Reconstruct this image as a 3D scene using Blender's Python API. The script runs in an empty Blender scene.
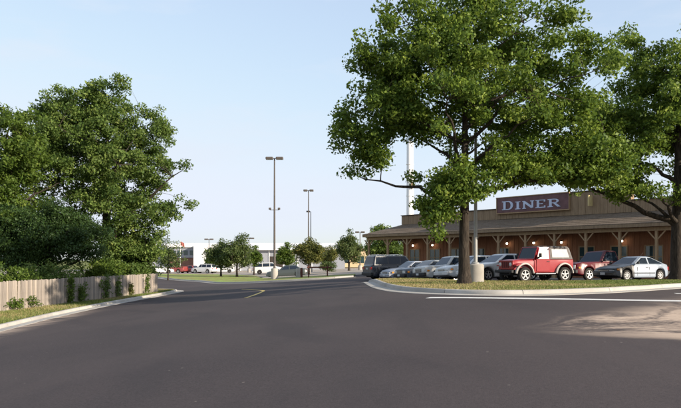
import bpy, bmesh, math, random
import numpy as np
from mathutils import Vector, Matrix

random.seed(7)
R = math.radians
scene = bpy.context.scene
COL = scene.collection

# ------------------------------------------------------------------ camera
cam_d = bpy.data.cameras.new('camera')
cam = bpy.data.objects.new('camera', cam_d)
COL.objects.link(cam)
cam.location = (0, 0, 2.5)
cam.rotation_euler = (R(90), 0, 0)
cam_d.sensor_width = 36
cam_d.lens = 35.95
cam_d.shift_y = 0.0822
cam_d.clip_start = 0.1
cam_d.clip_end = 4000
scene.camera = cam

# ------------------------------------------------------------------ sky, sun
SUN_EL = 20.0
SUN_AZ = math.atan2(0.855, -0.52)           # clockwise from +Y
world = bpy.data.worlds.new('World')
scene.world = world
world.use_nodes = True
wn = world.node_tree
wn.nodes.clear()
sky = wn.nodes.new('ShaderNodeTexSky')
sky.sky_type = 'NISHITA'
sky.sun_disc = False
sky.sun_elevation = R(SUN_EL)
sky.sun_rotation = SUN_AZ
sky.altitude = 200
sky.air_density = 1.0
sky.dust_density = 1.2
sky.ozone_density = 1.2
bg = wn.nodes.new('ShaderNodeBackground')
bg.inputs['Strength'].default_value = 0.15
wo = wn.nodes.new('ShaderNodeOutputWorld')
# thin high cloud veils, the same all round the sky
tc = wn.nodes.new('ShaderNodeTexCoord')
mp = wn.nodes.new('ShaderNodeMapping')
mp.inputs['Scale'].default_value = (2.2, 2.2, 9.0)
nz = wn.nodes.new('ShaderNodeTexNoise')
nz.inputs['Scale'].default_value = 1.6
nz.inputs['Detail'].default_value = 6
nz.inputs['Roughness'].default_value = 0.55
rmp = wn.nodes.new('ShaderNodeValToRGB')
rmp.color_ramp.elements[0].position = 0.52
rmp.color_ramp.elements[0].color = (0.40, 0.40, 0.40, 1)
rmp.color_ramp.elements[1].position = 0.75
rmp.color_ramp.elements[1].color = (0.75, 0.75, 0.75, 1)
mx = wn.nodes.new('ShaderNodeMix')
mx.data_type = 'RGBA'
mx.inputs['B'].default_value = (2.72, 2.92, 3.30, 1)
wn.links.new(tc.outputs['Generated'], mp.inputs['Vector'])
wn.links.new(mp.outputs['Vector'], nz.inputs['Vector'])
wn.links.new(nz.outputs['Fac'], rmp.inputs['Fac'])
wn.links.new(rmp.outputs['Color'], mx.inputs['Factor'])
# camera-like soft cap on the sky colour evens out the brightness of the low sky
sep = wn.nodes.new('ShaderNodeSeparateColor'); cmb = wn.nodes.new('ShaderNodeCombineColor')
wn.links.new(sky.outputs['Color'], sep.inputs[0])
for ch, cap in enumerate((2.90, 3.12, 3.55)):
    sm_ = wn.nodes.new('ShaderNodeMath'); sm_.operation = 'SMOOTH_MIN'
    sm_.inputs[1].default_value = cap; sm_.inputs[2].default_value = 2.2
    wn.links.new(sep.outputs[ch], sm_.inputs[0]); wn.links.new(sm_.outputs[0], cmb.inputs[ch])
wn.links.new(cmb.outputs[0], mx.inputs['A'])
wn.links.new(mx.outputs['Result'], bg.inputs['Color'])
wn.links.new(bg.outputs['Background'], wo.inputs['Surface'])

sun_d = bpy.data.lights.new('sun', 'SUN')
sun_d.energy = 4.2
sun_d.angle = R(0.5)
sun_d.color = (1.0, 0.88, 0.72)
sun = bpy.data.objects.new('sun', sun_d)
COL.objects.link(sun)
tos = Vector((math.sin(SUN_AZ) * math.cos(R(SUN_EL)), math.cos(SUN_AZ) * math.cos(R(SUN_EL)), math.sin(R(SUN_EL))))
sun.rotation_euler = tos.to_track_quat('Z', 'Y').to_euler()
sun.location = (20, -15, 30)

vs = scene.view_settings
vs.view_transform = 'Standard'
vs.look = 'None'
vs.exposure = 0.95
vs.gamma = 1.0
vs.use_curve_mapping = False

# ------------------------------------------------------------------ helpers
def sstep(a, b, x):
    t = min(1.0, max(0.0, (x - a) / (b - a)))
    return t * t * (3 - 2 * t)

def softclamp(t):
    # linear 0..1 with rounded ends
    k = 0.09
    def sp(v):
        return 0.5 * (v + math.sqrt(v * v + k * k))
    return sp(t) - sp(t - 1.0)

def level(y):
    return 1.42 - 0.37 * sstep(35, 47, y) - 0.1 * sstep(60, 75, y) - 0.35 * sstep(95, 140, y)

def H(x, y):
    return level(y) * softclamp((x + 12.6) / 14.8)

class MB:
    def __init__(s):
        s.v = []; s.f = []
    def add(s, vs_, fs_):
        n = len(s.v)
        s.v += [tuple(p) for p in vs_]
        s.f += [tuple(i + n for i in f) for f in fs_]
        return s
    def box(s, x0, x1, y0, y1, z0, z1):
        return s.hexa([(x0,y0,z0),(x1,y0,z0),(x1,y1,z0),(x0,y1,z0),(x0,y0,z1),(x1,y0,z1),(x1,y1,z1),(x0,y1,z1)])
    def hexa(s, p):
        return s.add(p, [(3,2,1,0),(4,5,6,7),(0,1,5,4),(1,2,6,5),(2,3,7,6),(3,0,4,7)])
    def cbox(s, x0, x1, y0, y1, z0, z1, b):
        # box with chamfered vertical and top edges
        def ring(z, i):
            return [(x0+b+i,y0+i,z),(x1-b-i,y0+i,z),(x1-i,y0+b+i,z),(x1-i,y1-b-i,z),(x1-b-i,y1-i,z),(x0+b+i,y1-i,z),(x0+i,y1-b-i,z),(x0+i,y0+b+i,z)]
        rs = [ring(z0, b*.6), ring(z0+b, 0), ring(z1-b, 0), ring(z1, b*.6)]
        return s.loft(rs, True, True, True)
    def loft(s, rings, closed=True, cap0=False, cap1=False):
        n = len(rings[0]); base = len(s.v)
        for r in rings: s.v += [tuple(p) for p in r]
        m = n if closed else n - 1
        for a in range(len(rings) - 1):
            for i in range(m):
                j = (i + 1) % n
                s.f.append((base + a*n + i, base + a*n + j, base + (a+1)*n + j, base + (a+1)*n + i))
        if cap0: s.f.append(tuple(base + i for i in reversed(range(n))))
        if cap1: s.f.append(tuple(base + (len(rings)-1)*n + i for i in range(n)))
        return s
    def tube(s, pts, rad, n=8, cap=True):
        pts = [Vector(p) for p in pts]
        if not hasattr(rad, '__len__'): rad = [rad] * len(pts)
        rings = []
        up = Vector((0.13, 0.31, 0.94))
        for i, p in enumerate(pts):
            d = (pts[min(i+1, len(pts)-1)] - pts[max(i-1, 0)]).normalized()
            a = d.cross(up)
            if a.length < 0.05: a = d.cross(Vector((1, 0.2, 0)))
            a.normalize(); b = d.cross(a)
            rings.append([p + (a*math.cos(2*math.pi*k/n) + b*math.sin(2*math.pi*k/n)) * rad[i] for k in range(n)])
        return s.loft(rings, True, cap, cap)
    def lathe_y(s, prof, c=(0,0,0), n=24):
        # prof: (radius, y); axis along y
        rings = []
        for r, y in prof:
            rings.append([(c[0] + r*math.cos(2*math.pi*k/n), c[1] + y, c[2] + r*math.sin(2*math.pi*k/n)) for k in range(n)])
        return s.loft(rings, True, True, True)
    def lathe_z(s, prof, c=(0,0,0), n=16):
        rings = []
        for r, z in prof:
            rings.append([(c[0] + r*math.cos(2*math.pi*k/n), c[1] + r*math.sin(2*math.pi*k/n), c[2] + z) for k in range(n)])
        return s.loft(rings, True, True, True)
    def prism(s, poly, axis_fn):
        # poly list of (a,b); axis_fn(a,b,t) -> xyz for t in 0,1
        n = len(poly)
        return s.add([axis_fn(a, b, 0) for a, b in poly] + [axis_fn(a, b, 1) for a, b in poly],
                     [tuple(reversed(range(n))), tuple(range(n, 2*n))] + [(i, (i+1) % n, n + (i+1) % n, n + i) for i in range(n)])
    def mesh(s, name, mat, smooth=None):
        me = bpy.data.meshes.new(name)
        me.from_pydata(s.v, [], s.f)
        bm = bmesh.new(); bm.from_mesh(me)
        bmesh.ops.recalc_face_normals(bm, faces=bm.faces)
        bm.to_mesh(me); bm.free()
        if mat: me.materials.append(mat)
        if smooth is not None:
            me.shade_smooth()
            me.set_sharp_from_angle(angle=R(smooth))
        return me
    def build(s, name, mat, parent=None, smooth=None):
        return link(name, s.mesh(name, mat, smooth), parent)

def link(name, data, parent=None):
    o = bpy.data.objects.new(name, data)
    COL.objects.link(o)
    if parent: o.parent = parent
    return o

def tag(o, label=None, cat=None, group=None, kind=None):
    if label: o['label'] = label
    if cat: o['category'] = cat
    if group: o['group'] = group
    if kind: o['kind'] = kind
    return o

def empty(name, loc=(0,0,0), rz=0.0):
    o = link(name, None)
    o.empty_display_size = 0.3
    o.location = loc; o.rotation_euler = (0, 0, rz)
    return o

def catmull(pts, n=8):
    P = [Vector((*p, 0)) if len(p) == 2 else Vector(p) for p in pts]
    P = [P[0]*2 - P[1]] + P + [P[-1]*2 - P[-2]]
    out = []
    for i in range(1, len(P) - 2):
        for k in range(n):
            t = k / n
            a, b, c, d = P[i-1], P[i], P[i+1], P[i+2]
            out.append(0.5*((2*b) + (c-a)*t + (2*a-5*b+4*c-d)*t*t + (3*b-a-3*c+d)*t*t*t))
    out.append(P[-2])
    return out

# ---- node helpers
class NT:
    def __init__(s, name):
        s.m = bpy.data.materials.new(name); s.m.use_nodes = True
        s.t = s.m.node_tree; s.b = s.t.nodes['Principled BSDF']; s.out = s.t.nodes['Material Output']
    def n(s, typ, **kw):
        nd = s.t.nodes.new(typ)
        for k, v in kw.items(): setattr(nd, k, v)
        return nd
    def l(s, a, b): s.t.links.new(a, b)
    def setin(s, sock, v):
        if hasattr(v, 'is_linked') or hasattr(v, 'links'): s.l(v, sock)
        else: sock.default_value = v
    def math(s, op, a, b=0.0, c=0.0, clamp=False):
        nd = s.n('ShaderNodeMath', operation=op, use_clamp=clamp)
        s.setin(nd.inputs[0], a); s.setin(nd.inputs[1], b); s.setin(nd.inputs[2], c)
        return nd.outputs[0]
    def noise(s, vec, scale, detail=4, rough=0.55, dist=0.0):
        nd = s.n('ShaderNodeTexNoise')
        if vec is not None: s.l(vec, nd.inputs['Vector'])
        nd.inputs['Scale'].default_value = scale; nd.inputs['Detail'].default_value = detail
        nd.inputs['Roughness'].default_value = rough; nd.inputs['Distortion'].default_value = dist
        return nd.outputs['Fac']
    def ramp(s, fac, stops):
        nd = s.n('ShaderNodeValToRGB'); cr = nd.color_ramp
        while len(cr.elements) < len(stops): cr.elements.new(0.5)
        for e, (p, c) in zip(cr.elements, stops):
            e.position = p; e.color = (*c, 1) if len(c) == 3 else c
        s.l(fac, nd.inputs['Fac'])
        return nd.outputs['Color']
    def mix(s, f, a, b, blend='MIX'):
        nd = s.n('ShaderNodeMix', data_type='RGBA', blend_type=blend)
        s.setin(nd.inputs['Factor'], f); s.setin(nd.inputs['A'], a if not isinstance(a, tuple) else (*a, 1)); s.setin(nd.inputs['B'], b if not isinstance(b, tuple) else (*b, 1))
        return nd.outputs['Result']
    def srange(s, v, a, b, c=0.0, d=1.0):
        nd = s.n('ShaderNodeMapRange', interpolation_type='SMOOTHSTEP')
        s.setin(nd.inputs['Value'], v)
        nd.inputs['From Min'].default_value = a; nd.inputs['From Max'].default_value = b
        nd.inputs['To Min'].default_value = c; nd.inputs['To Max'].default_value = d
        return nd.outputs['Result']
    def pos(s): return s.n('ShaderNodeNewGeometry').outputs['Position']
    def objc(s): return s.n('ShaderNodeTexCoord').outputs['Object']
    def map(s, vec, scale=(1,1,1), rot=(0,0,0), loc=(0,0,0)):
        nd = s.n('ShaderNodeMapping'); s.l(vec, nd.inputs['Vector'])
        nd.inputs['Scale'].default_value = scale; nd.inputs['Rotation'].default_value = rot; nd.inputs['Location'].default_value = loc
        return nd.outputs['Vector']
    def bump(s, h, strength=0.3, dist=0.02):
        nd = s.n('ShaderNodeBump'); nd.inputs['Strength'].default_value = strength; nd.inputs['Distance'].default_value = dist
        s.l(h, nd.inputs['Height']); s.l(nd.outputs['Normal'], s.b.inputs['Normal'])
    def base(s, c): s.setin(s.b.inputs['Base Color'], c if not isinstance(c, tuple) else (*c, 1))
    def rough(s, r): s.setin(s.b.inputs['Roughness'], r)
    def spec(s, v): s.b.inputs['Specular IOR Level'].default_value = v

def rough_mat(name, col, rough=0.7, var=0.25, scale=6.0, spec=0.3, metal=0.0, bump=0.0):
    t = NT(name)
    f = t.noise(t.objc(), scale, 5, 0.6)
    lo = tuple(c*(1-var) for c in col); hi = tuple(min(1, c*(1+var)) for c in col)
    t.base(t.ramp(f, [(0.3, lo), (0.7, hi)]))
    t.rough(rough); t.spec(spec); t.b.inputs['Metallic'].default_value = metal
    if bump: t.bump(f, bump, 0.02)
    return t.m

def paint(name, col, rough=0.28, metal=0.0, dirt=0.35):
    t = NT(name)
    oc = t.objc()
    f = t.noise(oc, 3.0, 5, 0.6)
    f2 = t.noise(oc, 25.0, 3, 0.6)
    d = t.math('MULTIPLY', t.srange(f, 0.45, 0.75), dirt)
    t.base(t.mix(d, col, tuple(0.55*c + 0.45*k for c, k in zip(col, (0.22, 0.19, 0.16)))))
    t.rough(t.math('ADD', t.math('MULTIPLY', f2, 0.18), rough - 0.06)); t.b.inputs['Metallic'].default_value = metal
    t.b.inputs['Coat Weight'].default_value = 0.35; t.b.inputs['Coat Roughness'].default_value = 0.12
    return t.m

def glass_mat(name, col=(0.02, 0.025, 0.03), rough=0.06, spec=0.6):
    t = NT(name)
    f = t.noise(t.objc(), 4.0, 3, 0.5)
    t.base(t.mix(f, col, tuple(c*1.8 for c in col)))
    t.rough(rough); t.spec(spec)
    return t.m

# ------------------------------------------------------------------ surface materials
def mat_asphalt():
    t = NT('asphalt')
    p = t.pos()
    big = t.noise(p, 0.12, 4, 0.5)
    mid = t.noise(t.map(p, (0.9, 0.25, 1), (0, 0, 0.35)), 1.0, 5, 0.6)
    fine = t.noise(p, 38.0, 3, 0.7)
    agg = t.noise(p, 120.0, 2, 0.6)
    c = t.ramp(fine, [(0.34, (0.028, 0.023, 0.0235)), (0.66, (0.076, 0.0605, 0.061))])
    c = t.mix(t.srange(big, 0.38, 0.62, 0.0, 1.0), c, t.mix(0.5, c, (0.088, 0.069, 0.066)))
    c = t.mix(t.srange(mid, 0.48, 0.72, 0.0, 0.45), c, (0.040, 0.034, 0.036))
    # worn wheel tracks sweeping round the bend
    sx = t.n('ShaderNodeSeparateXYZ'); t.l(p, sx.inputs[0])
    X, Y = sx.outputs[0], sx.outputs[1]
    rr = t.math('SQRT', t.math('ADD', t.math('POWER', t.math('ADD', X, 52.0), 2.0), t.math('POWER', t.math('SUBTRACT', Y, -4.0), 2.0)))
    wob = t.math('MULTIPLY', t.noise(p, 0.5, 3, 0.5), 1.2)
    wave = t.math('SINE', t.math('MULTIPLY', t.math('ADD', rr, wob), 2.1))
    trk = t.math('MULTIPLY', t.srange(wave, 0.55, 1.0), t.srange(t.noise(t.map(p, (0.5, 0.12, 1)), 1.0, 3, 0.5), 0.42, 0.68))
    c = t.mix(t.math('MULTIPLY', trk, 0.55), c, (0.038, 0.032, 0.034))
    grit = t.noise(p, 16.0, 5, 0.8)
    c = t.mix(t.srange(grit, 0.30, 0.72, 0.0, 1.0), t.mix(0.18, c, (0.030, 0.025, 0.026)), t.mix(0.16, c, (0.095, 0.079, 0.076)))
    # pale grit specks
    vo = t.n('ShaderNodeTexVoronoi'); vo.inputs['Scale'].default_value = 1.9; t.l(p, vo.inputs['Vector'])
    sp = t.math('LESS_THAN', vo.outputs['Distance'], 0.034)
    c = t.mix(t.math('MULTIPLY', sp, 0.55), c, (0.30, 0.26, 0.22))
    # sand washed in a fan from the right hand side
    ux = t.math('SUBTRACT', X, 2.3); uy = t.math('SUBTRACT', Y, 10.6)
    u = t.math('ADD', t.math('MULTIPLY', ux, 0.985), t.math('MULTIPLY', uy, 0.17))
    v = t.math('SUBTRACT', t.math('MULTIPLY', uy, 0.985), t.math('MULTIPLY', ux, 0.17))
    v = t.math('ADD', v, t.math('MULTIPLY', t.math('SUBTRACT', t.noise(p, 0.8, 4, 0.6), 0.5), 1.1))
    ratio = t.math('DIVIDE', v, t.math('MAXIMUM', u, 0.2))
    cv = t.n('ShaderNodeCombineXYZ')
    t.l(t.math('MULTIPLY', ratio, 4.5), cv.inputs[0]); t.l(t.math('MULTIPLY', u, 0.55), cv.inputs[1])
    st = t.noise(cv.outputs[0], 0.9, 5, 0.6, 1.0)
    spk = t.noise(p, 9.0, 4, 0.7)
    edge = t.math('MULTIPLY', t.srange(ratio, -0.95, -0.58), t.srange(ratio, 0.95, 0.45))
    edge = t.math('MULTIPLY', edge, t.math('MULTIPLY', t.srange(u, 0.4, 3.0), t.srange(u, 22.0, 9.0)))
    low = t.srange(ratio, -0.30, -0.62, 0.0, 0.26)
    sm = t.math('ADD', t.math('ADD', st, low), t.math('MULTIPLY', t.math('SUBTRACT', spk, 0.5), 0.28))
    sm = t.math('ADD', sm, t.srange(u, 1.0, 6.0, 0.0, 0.10))
    sand1 = t.math('MULTIPLY', t.srange(sm, 0.38, 0.66), edge)
    # sand along the left gutter
    gx = t.srange(t.math('ADD', X, t.math('MULTIPLY', Y, 0.10)), -7.4, -9.2)
    gy = t.math('MULTIPLY', t.srange(Y, 34.0, 28.0), t.srange(Y, 6.0, 12.0))
    gs = t.noise(t.map(p, (0.35, 1.6, 1), (0, 0, 0.25)), 1.0, 5, 0.6, 0.5)
    sand2 = t.math('MULTIPLY', t.math('MULTIPLY', gx, gy), t.srange(gs, 0.40, 0.60))
    sand2 = t.math('MULTIPLY', sand2, t.srange(X, -12.9, -12.2, 1.0, 0.9))
    sand = t.math('MAXIMUM', sand1, sand2, clamp=True)
    film = t.math('MULTIPLY', t.srange(ratio, 1.6, 0.2), t.math('MULTIPLY', t.srange(u, 0.0, 4.0), 0.12))
    film = t.math('MULTIPLY', film, t.srange(ratio, -1.2, -0.5))
    c = t.mix(film, c, (0.26, 0.20, 0.155))
    c = t.mix(sand, c, t.mix(spk, (0.40, 0.30, 0.225), (0.58, 0.45, 0.345)))
    t.base(c)
    t.rough(0.88); t.spec(0.22)
    hh = t.math('ADD', t.math('MULTIPLY', fine, 0.6), t.math('MULTIPLY', agg, 0.5))
    t.bump(hh, 0.5, 0.008)
    return t.m

def mat_concrete():
    t = NT('concrete')
    p = t.pos()
    a = t.noise(p, 1.1, 5, 0.6); b = t.noise(p, 22.0, 4, 0.65)
    c = t.ramp(a, [(0.3, (0.34, 0.32, 0.29)), (0.7, (0.45, 0.43, 0.395))])
    c = t.mix(t.srange(b, 0.5, 0.75, 0, 0.35), c, (0.24, 0.22, 0.19))
    oi = t.n('ShaderNodeObjectInfo')
    c = t.mix(1.0, c, t.ramp(oi.outputs['Random'], [(0.0, (0.86, 0.85, 0.84)), (1.0, (1.06, 1.05, 1.04))]), 'MULTIPLY')
    t.base(c); t.rough(0.85); t.spec(0.2); t.bump(b, 0.3, 0.008)
    return t.m

def mat_grass(name, dry=0.5, seed=0.0, g=1.0):
    t = NT(name)
    p = t.map(t.pos(), loc=(seed, seed, 0))
    a = t.noise(p, 0.45, 5, 0.6); b = t.noise(p, 14.0, 4, 0.7)
    green = t.ramp(b, [(0.25, (0.070*g, 0.105*g, 0.024*g)), (0.75, (0.145*g, 0.185*g, 0.048*g))])
    drc = t.ramp(b, [(0.25, (0.19, 0.145, 0.062)), (0.75, (0.33, 0.265, 0.125))])
    lo = 0.62 - 0.35*dry
    t.base(t.mix(t.srange(a, lo - 0.08, lo + 0.16), green, drc))
    t.rough(0.9); t.spec(0.1); t.bump(b, 0.8, 0.05)
    return t.m

M = {}
M['asphalt'] = mat_asphalt()
M['concrete'] = mat_concrete()
M['grass_island'] = mat_grass('grass_dry_patchy', 0.85, 3.0)
M['grass_verge'] = mat_grass('grass_verge', 0.8, 11.0)
M['grass_far'] = mat_grass('grass_green', 0.42, 30.0, 2.4)
M['lot'] = rough_mat('pale_pavement', (0.33, 0.285, 0.235), 0.9, 0.15, 0.4)
M['ground'] = mat_grass('ground_green', 0.3, 50.0)
M['white_line'] = rough_mat('white_road_paint', (0.66, 0.65, 0.62), 0.7, 0.16, 3.0)
M['yellow_line'] = rough_mat('yellow_road_paint', (0.62, 0.45, 0.13), 0.7, 0.2, 3.0)

# ------------------------------------------------------------------ ground, road
def sheet(name, nearp, farp, nx, off, mat, kind='structure', skirt=0.0, sub=8, smooth=True):
    a = catmull(nearp, sub); b = catmull(farp, sub)
    mb = MB(); rows = []
    for i in range(nx + 1):
        t = i / nx
        row = []
        for p, q in zip(a, b):
            w = p.lerp(q, t)
            row.append((w.x, w.y, H(w.x, w.y) + off))
        rows.append(row)
    mb.loft(rows, False)
    if skirt:
        for row in (rows[0], rows[-1]):
            mb.loft([row, [(x, y, z - skirt) for x, y, z in row]], False)
        for k in (0, -1):
            c = [r[k] for r in rows]
            mb.loft([c, [(x, y, z - skirt) for x, y, z in c]], False)
    o = mb.build(name, mat, None, 40)
    tag(o, kind=kind)
    return o

g = MB()
xs = [-2500, -600, -200, -90, -60] + [x for x in range(-40, 41, 2)] + [60, 90, 200, 600, 2500]
ys = [-400, -100, -40] + [y for y in range(-20, 181, 5)] + [200, 260, 400, 900, 2500]
g.loft([[(x, y, H(x, y) - 0.25) for x in xs] for y in ys], False)
tag(g.build('ground', M['ground'], None, 60), kind='structure')

r = MB()
xs = [-90, -60, -40, -30, -24, -20] + [x*0.5 for x in range(-34, 13)] + [7, 8, 10, 12, 15, 20, 26, 34, 44, 60, 90]
ys = [-40, -30, -20, -10] + [y for y in range(-5, 126, 1)]
r.loft([[(x, y, H(x, y)) for x in xs] for y in ys], False)
tag(r.build('road', M['asphalt'], None, 60), kind='structure')

kerb_left = [(-9.3, -14), (-9.5, 2), (-9.9, 10), (-10.7, 17), (-11.7, 23), (-12.4, 29), (-12.7, 35), (-12.7, 42), (-12.6, 49), (-12.8, 53.2), (-13.9, 55.6), (-16.5, 57.2), (-23, 58.5), (-60, 61)]
verge_in = [(-60, -14), (-60, 2), (-60, 10), (-60, 17), (-60, 23), (-60, 29), (-59.9, 35), (-59.8, 42), (-59.6, 47), (-59.4, 50), (-59.3, 53), (-59.2, 55), (-59.1, 57), (-60.3, 60)]
isl_front = [(1.75, 42.3), (1.75, 38), (1.8, 33), (1.95, 28.5), (2.45, 24.6), (3.6, 22.1), (5.4, 21.2), (8.2, 22.5), (10.8, 24.6), (13.6, 27.2), (20, 33), (30, 42)]
isl_back = [(2.0, 42.4), (2.75, 40), (3.6, 37.2), (4.5, 34.8), (5.4, 32.9), (6.5, 31.7), (8, 31.2), (10.5, 31.5), (13, 32.3), (15.8, 33.4), (21, 36), (31, 43.5)]

def kerb(name, pts, sign, sub=8):
    raw = catmull(pts, sub)
    path = [raw[0]]                       # resample evenly
    step = 0.3
    for p, q in zip(raw, raw[1:]):
        d = (q - p).length
        k = max(1, int(round(d/step)))
        path += [p.lerp(q, (i + 1)/k) for i in range(k)]
    def ring(i, prof):
        p = path[i]
        d = (path[min(i+1, len(path)-1)] - path[max(i-1, 0)]).normalized()
        nrm = Vector((-d.y, d.x, 0)) * sign
        return [Vector((p.x + nrm.x*o, p.y + nrm.y*o, H(p.x + nrm.x*o, p.y + nrm.y*o) + z)) for o, z in prof]
    gut = MB().loft([ring(i, [(-0.52, -0.05), (-0.52, 0.012), (-0.02, 0.020), (0.17, 0.022)]) for i in range(len(path))], False).build(name, M['concrete'], None, 50)
    tag(gut, kind='structure')
    prof = [(-0.02, -0.05), (-0.018, 0.022), (0.0, 0.10), (0.03, 0.135), (0.06, 0.148), (0.16, 0.152), (0.175, 0.14), (0.175, -0.1)]
    n = 10
    for a in range(0, len(path) - 1, n):
        e = min(a + n, len(path) - 1)
        rg = [ring(i, prof) for i in range(a, e + 1)]
        t0 = (path[a + 1] - path[a]).normalized()*0.012; t1 = (path[e] - path[e - 1]).normalized()*0.012
        rg[0] = [v + t0 for v in rg[0]]; rg[-1] = [v - t1 for v in rg[-1]]
        MB().loft(rg, True, True, True).build('kerb_stone', M['concrete'], gut, 50)
    return gut

def off_path(pts, d):
    out = []
    P = [Vector((*p, 0)) for p in pts]
    for i, p in enumerate(P):
        t = (P[min(i+1, len(P)-1)] - P[max(i-1, 0)]).normalized()
        n = Vector((-t.y, t.x, 0))
        out.append((p.x + n.x*d, p.y + n.y*d))
    return out

kerb('kerb', kerb_left, 1)
sheet('grass_verge', off_path(kerb_left, 0.165), verge_in, 30, 0.125, M['grass_verge'], skirt=0.3)
kerb('kerb', isl_front, 1)
sheet('grass_island', off_path(isl_front, 0.165), isl_back, 16, 0.125, M['grass_island'], skirt=0.3)

far_near = [(-26, 96), (-20, 84), (-16, 78), (-12.6, 71.5), (-7.6, 65), (-3.6, 62), (-0.8, 61.2), (1.2, 62.0)]
far_far = [(-42, 117), (-27, 115), (-20, 112), (-13.5, 104), (-8.8, 80), (-4.5, 76.5), (-1, 74.5), (1.6, 72.5)]
kerb('kerb', far_near, 1)
sheet('grass_island', off_path(far_near, 0.165), far_far, 24, 0.125, M['grass_far'], skirt=0.3)
lot_near = [(-90, 119), (-46, 118), (-27, 115.5), (-20, 112.5), (-13.2, 104), (-8.4, 80), (-4.5, 77), (-1, 75), (1.8, 73), (4, 80), (8, 92), (30, 105)]
lot_far = [(-90, 176), (-46, 176), (-30, 176), (-25, 176), (-20, 176), (-15, 176), (-9, 176), (-4, 176), (2, 176), (10, 176), (20, 176), (40, 176)]
sheet('parking_lot', lot_near, lot_far, 24, 0.03, M['lot'])

def ribbon(name, pts, width, mat, off=0.006, sub=10):
    path = catmull(pts, sub)
    a, b = [], []
    for i, p in enumerate(path):
        d = (path[min(i+1, len(path)-1)] - path[max(i-1, 0)]).normalized()
        n = Vector((-d.y, d.x, 0)) * width * 0.5
        a.append((p.x + n.x, p.y + n.y, H(p.x + n.x, p.y + n.y) + off))
        b.append((p.x - n.x, p.y - n.y, H(p.x - n.x, p.y - n.y) + off))
    o = MB().loft([a, b], False).build(name, mat, None)
    tag(o, kind='structure')
    return o
ribbon('stop_line', [(2.6, 20.25), (5, 19.35), (8, 18.3), (11, 17.3), (15, 16.0)], 0.62, M['white_line'])
ribbon('yellow_centre_line', [(-4.25, 30.5), (-4.15, 33.5), (-4.2, 36.5), (-4.55, 40), (-5.3, 44), (-6.3, 47.3), (-7.2, 49.5)], 0.17, M['yellow_line'])
ar = MB()
apts = [(10.75, 21.75), (12.4, 21.2), (12.4, 20.8), (13.4, 21.5), (12.6, 22.3), (12.5, 21.85), (10.9, 22.25)]
ar.add([(x, y, H(x, y) + 0.006) for x, y in apts], [tuple(range(7))])
tag(ar.build('arrow_marking', M['white_line']), kind='structure')

# ------------------------------------------------------------------ foliage
def leaf_material(name, dark, lite, trans=0.35, yellow=None):
    t = NT(name)
    at = t.n('ShaderNodeAttribute', attribute_name='tint')
    stops = [(0.0, dark), (0.75, lite)]
    if yellow: stops.append((1.0, yellow))
    c = t.ramp(at.outputs['Fac'], stops)
    t.base(c); t.rough(0.55); t.spec(0.28)
    tr = t.n('ShaderNodeBsdfTranslucent')
    t.l(t.mix(0.5, c, (0.16, 0.22, 0.03)), tr.inputs['Color'])
    mxs = t.n('ShaderNodeMixShader'); mxs.inputs[0].default_value = trans
    t.l(t.b.outputs[0], mxs.inputs[1]); t.l(tr.outputs[0], mxs.inputs[2])
    t.l(mxs.outputs[0], t.out.inputs['Surface'])
    return t.m

def bark(name, a, b):
    t = NT(name)
    oc = t.objc()
    f = t.noise(t.map(oc, (9, 9, 1.6)), 1.6, 6, 0.65, 0.6)
    t.base(t.ramp(f, [(0.35, a), (0.68, b)])); t.rough(0.9); t.spec(0.15); t.bump(f, 0.9, 0.05)
    return t.m

M['bark'] = bark('oak_bark', (0.020, 0.016, 0.013), (0.075, 0.060, 0.047))
M['leaf_oak'] = leaf_material('oak_leaves', (0.056, 0.112, 0.018), (0.205, 0.290, 0.044), 0.47, (0.36, 0.43, 0.085))
M['leaf_dense'] = leaf_material('dense_leaves', (0.054, 0.100, 0.023), (0.165, 0.240, 0.053), 0.42, (0.28, 0.33, 0.09))
M['leaf_bright'] = leaf_material('bright_leaves', (0.052, 0.095, 0.014), (0.13, 0.195, 0.03), 0.42, (0.20, 0.25, 0.05))
M['needle'] = leaf_material('cedar_needles', (0.018, 0.044, 0.012), (0.050, 0.092, 0.022), 0.25)
M['leaf_far'] = leaf_material('far_leaves', (0.055, 0.088, 0.030), (0.125, 0.160, 0.052), 0.34, (0.19, 0.21, 0.07))
M['leaf_yellow'] = leaf_material('yellowing_leaves', (0.075, 0.090, 0.022), (0.17, 0.17, 0.045), 0.3, (0.30, 0.24, 0.07))
M['blade'] = leaf_material('grass_blades', (0.085, 0.130, 0.028), (0.17, 0.205, 0.055), 0.3, (0.36, 0.29, 0.14))

def np_mesh(name, verts, nper, mat, tint):
    # verts (N, nper, 3): N separate polygons
    N = verts.shape[0]
    me = bpy.data.meshes.new(name)
    me.vertices.add(N*nper); me.vertices.foreach_set('co', verts.reshape(-1).astype(np.float32))
    me.loops.add(N*nper); me.loops.foreach_set('vertex_index', np.arange(N*nper, dtype=np.int32))
    me.polygons.add(N)
    me.polygons.foreach_set('loop_start', np.arange(0, N*nper, nper, dtype=np.int32))
    me.polygons.foreach_set('loop_total', np.full(N, nper, dtype=np.int32))
    at = me.attributes.new('tint', 'FLOAT', 'POINT')
    at.data.foreach_set('value', np.repeat(tint, nper).astype(np.float32))
    me.materials.append(mat)
    me.update(calc_edges=True)
    return me

def unit(a): return a / np.maximum(np.linalg.norm(a, axis=-1, keepdims=True), 1e-6)

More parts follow.
